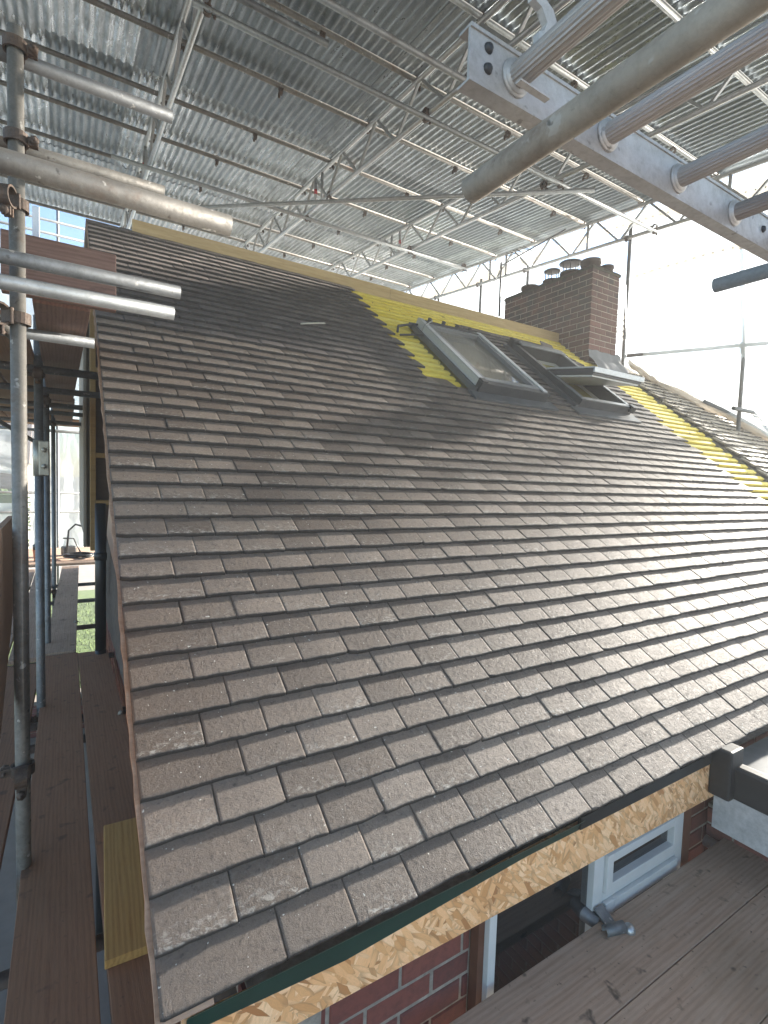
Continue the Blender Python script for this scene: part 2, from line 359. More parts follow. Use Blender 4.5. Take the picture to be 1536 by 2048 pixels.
def copy_tree(o, parent=None):
    c = o.copy(); sc.collection.objects.link(c)
    if parent is not None: c.parent = parent
    for ch in [q for q in bpy.data.objects if q.parent == o]: copy_tree(ch, c)
    return c
# frames
TH = 0.6632; SV = Vector((0, cos(TH), sin(TH))); NV = Vector((0, -sin(TH), cos(TH)))
def RP(u, v, n=0): return Vector((u, 0, 0)) + SV*v + NV*n
RM = Matrix(((1, 0, 0, 0), (0, cos(TH), -sin(TH), 0), (0, sin(TH), cos(TH), 0), (0, 0, 0, 1)))   # roof frame (u,v,n)->world
SL = 0.0955
def zs(y): return 4.55 + SL*y

# ================================================================== THE HOUSE
house = empty('brick_house', (2.5, 1.5, -3))
tag(house, 'red brick house being re-roofed, brown tiled slope with two roof windows and yellow battens', 'house')
def hp(mb, name, mats, parent=None, label=None):
    o = mb.build(name, mats); o.parent = parent or house
    o.matrix_parent_inverse = Matrix.Translation(-Vector((parent or house).location)) if parent is None else Matrix()
    if label: o['label'] = label
    return o

def tile(mb, u, v, w_, n0=0, jit=1.0, tl=.17, th=.0175, slope=.158):
    ru = random.random
    cols = [0, 0, .0025, .0065, w_*.2, w_*.4, w_*.6, w_*.8, w_-.0065, w_-.0025, w_, w_]
    rows = [(0, 'b'), (0, 't'), (.0035, 's'), (.009, 's'), (.035, 's'), (.07, 's'), (.102, 's'), (tl, 's')]
    rot = (ru()-.5)*.012*jit; dh = ru()*.0022*jit; cam_ = .0007+ru()*.0014; dv = (ru()-.5)*.004*jit; til = (ru()-.5)*.012*jit
    mb.cur = (ru(), ru()**1.5, ru(), 1)
    fr = [(ru()-.5)*.0038*jit for _ in cols]; fr[2] = fr[1]*.6+fr[3]*.4; fr[-3] = fr[-2]*.6+fr[-4]*.4
    if ru() < .07: c_ = .004+ru()*.008; fr[1] += c_; fr[2] += c_*.8; fr[3] += c_*.45
    elif ru() < .07: c_ = .004+ru()*.008; fr[-2] += c_; fr[-3] += c_*.8; fr[-4] += c_*.45
    fr[0] = fr[1]; fr[-1] = fr[-2]
    vs = []; uv = []
    for (s_, k) in rows:
        for j, x in enumerate(cols):
            xs = x; h = -s_*slope - cam_*((2*x/w_-1)**2) + dh + til*(x-w_/2)
            if k == 'b': h -= th
            if k == 't': h -= .003
            if j in (0, 11): h -= th
            elif j in (1, 10): h -= .0016
            if k != 'b' or 1: ss = s_ + (fr[j] if s_ < .008 else fr[j]*.5 if s_ < .01 else 0) + rot*(x-w_/2)
            vs.append(RM @ Vector((u+xs, v+dv+ss, n0+h))); uv.append((x, s_))
    m_ = len(cols); n = len(rows)
    fs = [(i*m_+j, i*m_+j+1, (i+1)*m_+j+1, (i+1)*m_+j) for i in range(n-1) for j in range(m_-1)]
    mb.smooth = True; mb.add(vs, fs, uv); mb.smooth = False
W = .1691
main = MB(); dark = MB(); dark2 = MB()
x = 0.0
while x < 5.3: tile(main, x, .004, W-.0022, n0=-.0175, tl=.10); x += W
W1 = (2.72, 3.50, 2.88, 4.06); W2 = (3.98, 4.76, 2.88, 4.06)
for k in range(0, 49):
    v = .1*k
    even = k % 2 == 0
    if k <= 30:
        first = .2519 if even else .167
        x = 0.0; ww = first
        while x < (5.43 if k < 29 else 2.45 if k == 29 else 2.2):
            if x+ww > 5.43+.06: break
            wo = random.uniform(-.0008, .0008)
            tile(main, x+wo, v, ww-.0022)
            x += ww; ww = W
    else:
        first = .23 if even else .147
        x = 0.0; ww = first
        while x+ww < 2.39:
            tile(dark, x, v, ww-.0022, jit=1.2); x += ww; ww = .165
# field between and around the roof windows
for k in range(29, 45):
    v = .1*k; x = 3.545 + (0 if k % 2 else -.083); 
    if x < 3.54: tile(dark2, 3.54, v, .08, jit=1.6); x += .165
    end = 5.43 if k < 41 else (5.25-.02*(k-41)*3)
    while x < end:
        ww = .165
        if v < W2[3]+.08:
            if x < W2[0]-.04 and x+ww > W2[0]-.03: ww = W2[0]-.03-x
            elif x >= W2[0]-.05 and x < W2[1]+.04: x = W2[1]+.045; continue
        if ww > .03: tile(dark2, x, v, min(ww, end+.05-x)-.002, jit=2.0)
        x += max(ww, .03)
for k in range(41, 44):      # short tiles just above the left window
    pass
hp(main, 'roof_tiles', M_TILE, label='brown concrete plain tiles on the lower slope')
hp(dark, 'roof_tiles', M_TILED, label='darker plain tiles on the upper left slope'); hp(dark2, 'roof_tiles', M_TILED, label='darker plain tiles around the two roof windows')

bt = MB()
def batten(mb, u0, u1, v, n=-.030, wv=.052, hh=.025):
    mb.cur = (random.random(),)*3+(1,); nn = max(2, int((u1-u0)/.6)+1); j = [random.uniform(-.002, .002) for _ in range(nn+1)]
    sec = [(-wv/2, -hh), (wv/2, -hh), (wv/2, -.004), (wv/2-.005, 0), (-wv/2+.005, 0), (-wv/2, -.004)]
    vs = []; 
    for i in range(nn+1):
        for (a, b) in sec: vs.append(RM @ Vector((u0+(u1-u0)*i/nn, v+a+j[i], n+b+j[i]*.3)))
    fs = [(i*6+q, i*6+(q+1) % 6, (i+1)*6+(q+1) % 6, (i+1)*6+q) for i in range(nn) for q in range(6)]
    fs += [tuple(range(6))[::-1], tuple(range(nn*6, nn*6+6))]
    mb.smooth = False; mb.add(vs, fs)
for k in range(29, 50):
    v = .1*k+.045
    if v < W1[3]+.06: batten(bt, 1.9, 2.66+random.uniform(-.015, .015), v)
    else:
        a = 1.9
        for b in (3.1+random.random()*.5, 4.6+random.random()*.4):
            batten(bt, a, b, v); a = b+.003
        batten(bt, a, 5.55 if v > 4.2 else 5.5, v)
for k in range(0, 43):
    v = .1*k+.045; a = 5.25
    batten(bt, a, 6.06+random.choice((0, .02, .05, -.04)), v + random.uniform(-.004, .004), n=-.016)
hp(bt, 'battens', M_BAT)
ud = MB(); ud.box((0.03, .02, -.085), (5.56, 4.88, -.058), RM); ud.box((5.56, .02, -.085), (6.2, 4.2, -.058), RM); hp(ud, 'underlay', M_UNDER)
dk = MB()
# ceiling-side deck made as strips around the two window openings
for (a, b, c, d) in ((.05, 6.1, .03, 2.9), (.05, 2.76, 2.9, 4.05), (3.46, 4.02, 2.9, 4.05), (4.72, 6.1, 2.9, 4.05), (.05, 5.56, 4.05, 4.86)):
    dk.box((a, c, -.20), (b, d, -.09), RM)
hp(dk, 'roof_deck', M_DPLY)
rb = MB(); x = .325
for x1 in (2.85, 5.62):
    rb.box((x, 3.885, 2.90), (x1, 3.935, 3.112 if x < 1 else 3.105), bev=.003); x = x1+.002
hp(rb, 'ridge_board', M_RIDGE)
# verge: undercloak strip, barge ply, eaves
vg = MB()
P = []
n_ = 90
for i in range(n_+1):
    v = 4.86*i/n_; j = random.uniform(-.003, .003)
    P.append([RP(-.010+j, v-.01, -.020), RP(-.010+j, v-.01, -.030), RP(.10, v-.01, -.032)])
vg.grid(P); vg.grid([[q[0] for q in P], [RP(.02, 4.86*i/n_-.01, -.027) for i in range(n_+1)]])
hp(vg, 'undercloak_strip', M_PLY)
bp_ = MB()   # barge ply (tapering soffit piece) in the plane of the verge
yz = [(1.25, .955), (1.60, .70), (.775, .675), (.45, .33), (.16, .095), (-.02, -.04), (-.02, -.09), (.16, -.02), (.6, .33)]
ordr = [(-.03, -.065), (1.34, .985), (1.60, .74), (.80, .60), (.3, .19), (-.03, -.075)]
bp_.prism([(a, b) for a, b in ordr], .012, Matrix(((0, 0, 1, .004), (1, 0, 0, 0), (0, 1, 0, 0), (0, 0, 0, 1))))
hp(bp_, 'barge_board', M_PLY)
bg2 = MB(); bg2.prism([(1.30, .93), (3.86, 2.95), (3.86, 2.80), (1.30, .80)], .02, Matrix(((0, 0, 1, .012), (1, 0, 0, 0), (0, 1, 0, 0), (0, 0, 0, 1))))
hp(bg2, 'barge_board', M_BEIGE)
ef = MB(); P = [[Vector((.05+1.2*i/40, .012, -.034)), Vector((.05+1.2*i/40, .024, -.050)), Vector((.05+1.2*i/40, .0345, -.080-.03*max(0, 1-abs(i-12)/20)))] for i in range(41)]
ef.grid(P); hp(ef, 'eaves_membrane', M_GREEN)
ef = MB(); ef.box((1.24, .022, -.070), (2.05, .0345, -.03)); hp(ef, 'eaves_shade_strip', M_BLKT)  # black strip standing in for the shade under the eaves tiles
ob = MB(); ob.prism([(.06, -.20), (2.17, -.234), (2.17, -.052), (1.49, -.062), (.93, -.074), (.46, -.092), (.23, -.080), (.06, -.072)], .018, Matrix(((1, 0, 0, 0), (0, 0, -1, .054), (0, 1, 0, 0), (0, 0, 0, 1)))); ob.box((.045, .034, -.24), (.0595, .056, -.05)); hp(ob, 'fascia_board', M_OSB)

def bricks(mb, o, du, dn, L, H, skip=None, proud=0, t=.05, cw=.225, ch=.075, gap=.010, end0=0, dark=None, jit=.002):
    """running-bond face: o origin, du along, dn outward normal"""
    o = Vector(o); du = Vector(du); dn = Vector(dn); up_ = Vector((0, 0, 1)); r = 0; z = 0
    while z < H-.01:
        x = 0 if r % 2 == 0 else -.1125
        while x < L:
            a = max(x, 0); b = min(x+cw-gap, L); zz = min(z+ch-gap, H)
            if b-a > .02 and not (skip and skip(a, b, z, zz)):
                j = random.uniform(-jit, jit); g = dark(z/H) if dark else 0
                mb.cur = (random.random(), min(1, max(0, g+random.uniform(-.25, .25))), random.random(), 1)
                vs = []
                for (p_, n_) in ((-t, 0), (proud+j-.004, 0), (proud+j, .004)):
                    for (s_, q_) in ((a+n_, z+n_), (b-n_, z+n_), (b-n_, zz-n_), (a+n_, zz-n_)):
                        vs.append(o+du*(s_+random.uniform(-.0008, .0008))+up_*q_+dn*p_)
                fs = [(8, 9, 10, 11)]
                for k in (0, 4): fs += [(k+i, k+(i+1) % 4, k+4+(i+1) % 4, k+4+i) for i in range(4)]
                mb.add(vs, fs)
            x += cw
        z += ch; r += 1
bw = MB()
def win(a, b, z, zz): X0 = .26+a; X1 = .26+b; return X1 > .93 and X0 < 2.0 and zz-1.35 > -1.3
bricks(bw, (.20, .14, -1.30), (1, 0, 0), (0, -1, 0), .698, 1.12); bricks(bw, (2.06, .14, -1.30), (1, 0, 0), (0, -1, 0), 1.4, 1.12)
bricks(bw, (.20, .14, -3.0), (1, 0, 0), (0, -1, 0), 3.2, 1.69)
bw.m = 1; bw.box((.21, .1445, -3.0), (.93, .30, -.18)); bw.box((2.02, .1445, -3), (5.9, .30, -.18)); bw.box((.93, .1445, -3), (2.02, .3, -1.16))
hp(bw, 'front_wall', [M_BRICK, M_MORT])
gw = MB(); bricks(gw, (.195, .14, -3.0), (0, 1, 0), (-1, 0, 0), 5.2, 2.72, jit=.004)
gw.m = 1; gw.box((.203, .14, -3.0), (.40, 5.4, -.30))
# raking mortar capped top of the gable wall
P = []
for i in range(60):
    y = .15+5.0*i/59; zt = min(-.32+y*.28, .48) ; P.append([Vector((.165+.012*noise.noise(Vector((y*6, 1, 0))), y, -.36)), Vector((.150+.02*noise.noise(Vector((y*9, 2, 0))), y, -.36+(zt+.36)*.4)), Vector((.155+.025*noise.noise(Vector((y*8, 3, 0))), y, -.36+(zt+.36)*.75)), Vector((.19+.03*noise.noise(Vector((y*7, 4, 0))), y, zt+.03*noise.noise(Vector((y*11, 5, 0))))), Vector((.3, y, zt))])
hp(gw, 'gable_wall', [M_BRICK, M_MORT]); gw = MB(); gw.smooth = True; gw.grid(P); hp(gw, 'raking_mortar', M_RAKE)
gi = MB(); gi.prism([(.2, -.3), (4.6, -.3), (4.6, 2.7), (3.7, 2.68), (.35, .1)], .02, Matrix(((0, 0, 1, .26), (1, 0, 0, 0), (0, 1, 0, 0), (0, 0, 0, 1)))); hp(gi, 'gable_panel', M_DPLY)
# rear dormer corner: primed board, ochre stud, dark panel, noggins
cb = MB(); cb.box((-.012, 4.70, .30), (.072, 4.76, 2.62), bev=.003); hp(cb, 'corner_board', M_BEIGE)
cb = MB(); cb.prism([(3.84, 3.0), (3.90, 3.02), (4.70, 3.02), (4.70, .3), (4.62, .3), (4.62, 2.62), (4.3, 2.9)], .02, Matrix(((0, 0, 1, -.008), (1, 0, 0, 0), (0, 1, 0, 0), (0, 0, 0, 1)))); hp(cb, 'corner_board', M_BEIGE)
cb = MB(); cb.box((.040, 4.50, .28), (.085, 4.60, 2.6), bev=.003); hp(cb, 'stud', M_STUD)
for z in (1.17, .73, 1.95): cb = MB(); cb.box((.086, 4.50, z-.022), (.255, 4.60, z+.022), bev=.002); hp(cb, 'noggin', M_STUD)
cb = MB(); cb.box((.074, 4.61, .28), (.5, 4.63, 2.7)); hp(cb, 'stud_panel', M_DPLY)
dr = MB(); dr.box((.02, 4.78, .28), (5.55, 8.2, 2.95)); dr.box((.28, 4.9, -3), (5.55, 8.2, .275)); dr.box((.0, 3.94, 2.955), (5.56, 8.35, 3.02)); hp(dr, 'rear_dormer', M_BEIGE)
# soil pipe
sp_ = MB(); sp_.tube((.088, 3.8, -.45), (.088, 3.8, .76), .041, 20, .003); sp_.tube((.088, 3.8, -3), (.088, 3.8, -.45), .041, 20, .003); sp_.tube((.088, 3.8, .30), (.088, 3.8, .36), .048, 20, .003)
hp(sp_, 'soil_pipe', M_BLACK)

# ---- front window under the eaves
def window_front():
    f = MB(); y0, y1 = .085, .145
    f.box((.925, y0, -1.2), (.955, y1, -.20), bev=.003); f.box((.955, y0, -.26), (1.42, y1, -.20))
    f.box((1.42, y0, -1.2), (1.475, y1, -.20), bev=.003); f.box((1.945, y0, -1.2), (1.995, y1, -.20), bev=.003); f.box((1.475, y0, -.28), (1.945, y1, -.2)); f.box((1.475, y0, -.455), (1.945, y1, -.425), bev=.003)
    fr = hp(f, 'window', M_PVC, label='white framed window under the strand board fascia')
    s = MB()
    for (a, b, c, d) in ((1.478, 1.942, -.424, -.282),):
        s.box((a, y0-.012, c), (a+.035, y1-.02, d), bev=.003); s.box((b-.035, y0-.012, c), (b, y1-.02, d), bev=.003); s.box((a+.035, y0-.012, c), (b-.035, y1-.02, c+.032), bev=.003); s.box((a+.035, y0-.012, d-.032), (b-.035, y1-.02, d), bev=.003)
    s.build('casement', M_PVC, fr)
    s = MB(); a, b, c, d = 1.478, 1.942, -1.18, -.458
    s.box((a, y0-.014, c), (a+.048, y1-.02, d), bev=.003); s.box((b-.048, y0-.014, c), (b, y1-.02, d), bev=.003); s.box((a+.048, y0-.014, d-.048), (b-.048, y1-.02, d), bev=.003); s.box((a+.048, y0-.014, c), (b-.048, y1-.02, c+.048), bev=.003)
    s.build('casement', M_PVC, fr)
    g = MB(); g.box((.955, .110, -1.2), (1.42, .116, -.26)); g.box((1.513, .10, -.392), (1.907, .106, -.314)); g.box((1.526, .10, -1.13), (1.894, .106, -.506)); g.build('pane', M_GLASSD, fr)
    t = MB(); t.box((1.12, .13, -1.2), (1.13, .135, -.3)); t.box((.96, .16, -1.2), (2.0, .5, -.2)); t.build('dark_room', M_INT, fr)
window_front()
sl = MB(); sl.box((2.0, .085, -1.2), (2.055, .14, -.18), bev=.003); hp(sl, 'window_trim', M_SILL)
sl = MB(); sl.box((.90, .105, -1.2), (.924, .14, -.18)); hp(sl, 'window_trim', M_SILL)

# ---- roof windows
def roof_window(W_, opened):
    a, b, c, d = W_; e = MB(); n0, n1 = -.03, .085; t = .055
    e.box((a, c, n0), (a+t, d, n1), RM, bev=.004); e.box((b-t, c, n0), (b, d, n1), RM, bev=.004); e.box((a+t, c, n0), (b-t, c+t, n1), RM, bev=.004); e.box((a+t, d-t, n0), (b-t, d, n1+.012), RM, bev=.004)
    fr = hp(e, 'roof_window', M_DKGREY, label='roof window standing open on its centre pivot' if opened else 'closed roof window beside the yellow battens')
    fl = MB()
    fl.box((a-.10, c-.13, -.006), (b+.10, c-.001, .010), RM); fl.box((a-.035, c, -.02), (a-.001, d+.03, .03), RM); fl.box((b+.001, c, -.02), (b+.035, d+.03, .03), RM); fl.box((a-.035, d+.001, -.02), (b+.035, d+.08, .02), RM)
    fl.build('flashing', M_LEAD, fr)
    cl = MB()
    if not opened:
        for p0, p1, bv in (((a-.006, c+.05, n1-.055), (a-.001, d-.14, n1+.008), 0), ((a-.006, d-.13, n1-.055), (a-.001, d+.01, n1+.012), 0), ((a-.004, c+.05, n1+.009), (a+.05, d-.14, n1+.016), .003), ((a-.004, d-.13, n1+.013), (a+.05, d+.01, n1+.019), .003), ((b-.05, c+.01, n1+.002), (b+.004, d, n1+.014), .003)):
            cl = MB(); cl.box(p0, p1, RM, bev=bv); cl.build('cladding', M_SILV, fr)
        for p0, p1, bv in (((a-.01, c-.02, n0), (b+.01, c-.001, n1+.006), .003), ((a-.008, c-.018, n1+.007), (a+.052, c+.048, n1+.022), .006)):
            c2 = MB(); c2.box(p0, p1, RM, bev=bv); c2.build('trim', M_DKGREY, fr)
        for q in range(4): c2 = MB(); c2.box((a+.12+q*.17, d+.002, n1), (a+.15+q*.17, d+.03, n1+.035), RM, bev=.004); c2.build('clip', M_DKGREY, fr)
        s = MB(); s.box((a+t, c+t, .02), (a+t+.045, d-t, n1+.006), RM, bev=.003); s.box((b-t-.045, c+t, .02), (b-t, d-t, n1+.006), RM, bev=.003); s.box((a+t+.045, c+t, .02), (b-t-.045, c+t+.05, n1+.006), RM, bev=.003); s.box((a+t+.045, d-t-.05, .02), (b-t-.045, d-t, n1+.006), RM, bev=.003)
        s.build('sash', M_GREYW, fr)
        g = MB(); g.box((a+.1, c+.105, .045), (b-.1, d-.105, .056), RM); g.build('pane', M_GLASS, fr)
        h = MB(); h.tube(RP(a-.02, d-.17, n1+.02), RP(a+.12, d-.05, n1+.035), .006, 8, 0); h.build('strap', M_ALUB, fr)
    else:
        for p0, p1 in (((a-.004, c+.01, n1+.002), (a+.05, (c+d)/2-.05, n1+.012)), ((b-.05, c+.01, n1+.002), (b+.004, d, n1+.012)), ((a+.05, c+.002, n1+.002), (b-.05, c+.05, n1+.012)), ((a+.05, d-.09, n1+.014), (b-.02, d+.01, n1+.03))):
            cl = MB(); cl.box(p0, p1, RM, bev=.003); cl.build('cladding', M_GREYW, fr)
        # interior lining of the opening
        for p0, p1 in (((a+t, c+t, -.45), (a+t+.012, d-t, n0)), ((b-t-.012, c+t, -.45), (b-t, d-t, n0)), ((a+t+.012, d-t-.012, -.45), (b-t-.012, d-t, n0))): li = MB(); li.box(p0, p1, RM); li.build('lining', M_INTW, fr)
        pv = RP(0, (c+d)/2, .075)
        ang = math.atan2(2.107-pv.z, 2.084-pv.y)   # direction of the lifted half
        dd = Vector((0, cos(ang), sin(ang))); nn = Vector((0, -dd.z, dd.y)); nn = nn if nn.z > 0 else -nn
        S = Matrix(((1, dd.x, nn.x, 0), (0, dd.y, nn.y, pv.y), (0, dd.z, nn.z, pv.z), (0, 0, 0, 1)))
        s = MB(); h = .575
        for (x0, x1, y0, y1) in ((a+.01, a+.07, -h, h), (b-.07, b-.01, -h, h), (a+.07, b-.07, h-.07, h), (a+.07, b-.07, -h, -h+.07)): s.box((x0, y0, -.05), (x1, y1, .004), S, bev=.003)
        s.build('sash', M_DKGREY, fr)
        s = MB(); s.box((a+.0, h+.001, -.028), (b+.0, h+.02, .02), S, bev=.004); s.box((a-.002, .02, .006), (a+.075, h, .022), S, bev=.003); s.box((b-.075, .02, .006), (b+.002, h, .022), S, bev=.003); s.box((a+.075, h-.075, .006), (b-.075, h, .022), S, bev=.003)
        s.build('sash_cladding', M_SILV, fr)
        s = MB(); s.box((a+.03, -h+.02, -.066), (b-.03, h-.02, -.051), S); s.build('sash_trim', M_PVC, fr)
        g = MB(); g.box((a+.07, -h+.07, -.03), (b-.07, h-.07, -.02), S); g.build('pane', M_GLASS, fr)
        b_ = MB(); b_.box((b-.03, c-.03, .04), (b+.04, c+.04, .11), RM, bev=.01); b_.build('corner_block', M_BLACK, fr)
        b_ = MB(); b_.box((a-.02, d-.03, .03), (a+.09, d+.06, .12), RM, bev=.02); b_.build('corner_block', M_BLACK, fr)
    return fr
roof_window(W1, False); roof_window(W2, True)
lo = MB(); lo.box((3.45, 2.86, -.42), (3.46, 4.1, -.1), RM); lo.box((2.76, 2.86, -1.0), (3.46, 4.1, -.99), RM); hp(lo, 'window_lining', M_PLY)
rm = MB(); rm.box((.5, .6, -.35), (5.8, 4.5, -.30)); rm.box((.4, 4.5, -.3), (5.8, 4.6, 2.7)); hp(rm, 'loft_room', M_BEIGE)

# ---- chimney
def chimney():
    X0, X1, Y0, Y1, ZB, ZT = 5.58, 6.14, 3.40, 4.95, 1.9, 3.88
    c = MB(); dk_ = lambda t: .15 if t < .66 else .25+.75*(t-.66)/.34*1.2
    H = ZT-ZB-.01
    bricks(c, (X0, Y1, ZB), (0, -1, 0), (-1, 0, 0), Y1-Y0, H, dark=lambda t: .35+dk_(t), proud=.002)  # left face darkened further, its shade put into the brick tint
    bricks(c, (X0+.001, Y0, ZB), (1, 0, 0), (0, -1, 0), X1-X0-.002, H, dark=dk_, proud=.002)
    bricks(c, (X1, Y0, ZB), (0, 1, 0), (1, 0, 0), Y1-Y0, H, dark=dk_); bricks(c, (X0, Y1, ZB), (1, 0, 0), (0, 1, 0), X1-X0, H, dark=dk_)
    c.m = 1; c.box((X0+.003, Y0+.003, ZB-.05), (X1-.003, Y1-.003, ZT-.03))
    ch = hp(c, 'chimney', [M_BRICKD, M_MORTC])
    f = MB(); P = []
    for i in range(19):
        P.append([Vector((X0-.02+(X1-X0+.04)*i/18, Y0-.02+(Y1-Y0+.04)*j/40, ZT-.03+.05*max(0, 1-abs(i/9-1)**3)*max(0, 1-abs(j/20-1)**9)+.025*noise.noise(Vector((i*.5, j*.5, 3))))) for j in range(41)])
    f.grid(P); f.box((X0-.01, Y0-.01, ZT-.06), (X1+.01, Y1+.01, ZT-.028)); f.build('mortar_flaunching', M_MOSS, ch)
    # sloping left shoulder of the stack
    for (x, y, r, z, cow) in ((5.76, 4.62, .125, .10, 0), (5.80, 4.25, .12, .085, 1), (5.80, 3.93, .13, .10, 2), (5.82, 3.62, .125, .16, 0), (6.02, 3.52, .085, .10, 0)):
        p_ = MB(); p_.lathe([(r*.95, -.03), (r*.97, z*.6), (r*1.08, z*.62), (r*1.08, z*.95), (r*.95, z), (r*.8, z), (r*.75, z-.05)], (x, y, ZT), 24, jit=.01); po = p_.build('chimney_pot', M_TERRA, ch)
        if cow:
            q = MB(); hz = z+.13 if cow == 1 else z+.12; R_ = r*1.0 if cow == 1 else r*1.2
            q.lathe([(.01, hz+.03), (R_*.7, hz+.022), (R_, hz+.004), (R_, hz-.004), (R_*.8, hz-.012), (.01, hz-.012)], (x, y, ZT), 24)
            for an in range(5): q.tube((x+r*.75*cos(an*1.256), y+r*.75*sin(an*1.256), ZT+z-.02), (x+r*.8*cos(an*1.256), y+r*.8*sin(an*1.256), ZT+hz), .006, 6, 0)
            q.build('cowl', M_DKGREY, ch)
    l = MB(); G = []
    for i in range(25):
        x = X0-.02+(X1-X0+.12)*i/24; w_ = .5*noise.noise(Vector((x*9, 0, 2)))
        G.append([Vector((x, Y0-.012, 2.80+.05*w_)), Vector((x, Y0-.03-.02*w_, 2.70+.02*w_)), Vector((x, Y0-.10-.03*w_, 2.64+.02*w_)), Vector((x, Y0-.18-.04*w_, 2.53))])
    l.smooth = True; l.grid(G); l.build('flashing', M_LEAD, ch)
chimney()
tv = MB(); tv.tube((5.52, 5.0, 3.60), (5.54, 5.03, 4.42), .016, 10, 0); tv.tube((5.54, 5.05, 4.37), (5.62, 3.9, 4.50), .010, 8, 0)
for i in range(7):
    y = 4.5+.06*i; tv.tube((5.42+random.uniform(-.03, .03), y, 4.45), (5.7, y+random.uniform(-.05, .05), 4.42+random.uniform(-.06, .06)), .005, 6, 0)
tv.path([(5.5, 5.0, 4.3), (5.42, 5.1, 4.0), (5.45, 5.15, 3.7), (5.5, 5.0, 3.5)], .005, 6)
tag(tv.build('television_aerial', M_DKGREY), 'small dark television aerial with loose wires at the far end of the chimney', 'aerial')

# loose tile and batten offcut lying on the slope
lt = MB(); lt.box((0, 0, 0), (.165, .265, .012), bev=.002)
tag(lt.build('loose_tile', M_TILED, M=RM @ Matrix.Translation((4.72, 4.30, .004)) @ Matrix.Rotation(-.5, 4, 'Z') @ Matrix.Rotation(.06, 4, 'X')), 'loose dark tile lying on the yellow battens above the open roof window', 'tile')
bo = MB(); bo.path([RP(1.38, 3.55, .012), RP(1.45, 3.57, .02), RP(1.55, 3.61, .024), RP(1.62, 3.66, .014)], .006, 6)
tag(bo.build('cable_tie', M_ROPE), 'thin pale curled strip lying on the dark upper tiles', 'strip')
bo = MB(); bo.path([RP(2.42, 3.86, .0), RP(2.45, 3.93, .03), RP(2.60, 4.0, .04), RP(2.7, 4.02, .05)], .012, 8); bo.path([RP(2.42, 3.80, .0), RP(2.55, 3.83, .01), RP(2.68, 3.84, .03)], .010, 8)
tag(bo.build('hinge_offcut', M_DKGREY), 'short dark bent metal strip on the battens beside the closed roof window', 'metal strip')

# ---- neighbouring roof
nb = empty('neighbouring_house', (8, 2, -3)); tag(nb, 'neighbouring roof of old mortar-spattered tiles past the right hand yellow battens', 'house')
def np_(mb, name, mats):
    o = mb.build(name, mats); o.parent = nb; o.matrix_parent_inverse = Matrix.Translation(-Vector(nb.location)); return o
nt_ = MB()
for k in range(-6, 42):
    v = .1*k; x = 6.13 + (0 if k % 2 else .083)+random.uniform(-.02, .02)
    while x < 9.3: tile(nt_, x, v, .158, n0=.022, jit=3.0); x += .166
np_(nt_, 'roof_tiles', M_TILEN)
ml = MB()
for i in range(520):
    k = random.randint(-6, 41); u = 6.12+random.random()**1.3*2.2; c = RP(u, .1*k-.004, .024); s_ = random.uniform(.006, .02)
    ml.lathe([(s_*.2, -s_*.6), (s_, -.1*s_), (s_*.7, s_*.5), (s_*.1, s_*.7)], c, 6, jit=.4)
tag(np_(ml, 'mortar_lumps', M_MORT), kind='stuff')
nw = MB(); nw.box((6.15, -.5, -.2), (9.6, 4.6, -.03), RM); nw.box((6.2, .3, -3), (9.6, 6, 0.1)); np_(nw, 'wall', M_MORT)

# ---- flat roof extension, right
fx = empty('flat_roof_extension', (2.6, -.5, -3)); tag(fx, 'low flat roofed extension with black edge trim and scuffed white fascia below the eaves', 'extension')
def fp(mb, name, mats):
    o = mb.build(name, mats); o.parent = fx; o.matrix_parent_inverse = Matrix.Translation(-Vector(fx.location)); return o
q = MB(); q.box((2.16, -1.6, -.30), (5.5, .03, -.085)); fp(q, 'roof_surface', M_FLAT)
q = MB(); q.box((2.10, -1.62, -.20), (2.158, .034, -.065), bev=.012); q.box((2.06, -.045, -.20), (2.16, .035, .0), bev=.01); fp(q, 'edge_trim', M_BLKT)
q = MB(); q.box((2.112, -1.6, -.36), (2.13, .033, -.202)); fp(q, 'fascia', M_WFAS)
q = MB(); q.box((2.35, -.9, -.084), (3.6, -.25, -.078)); fp(q, 'worn_patch', M_WFAS)
q = MB(); bricks(q, (2.28, .13, -3), (0, -1, 0), (-1, 0, 0), 1.7, 2.63); q.m = 1; q.box((2.288, -1.57, -3), (2.6, .13, -.37)); fp(q, 'wall', [M_BRICK, M_MORT])

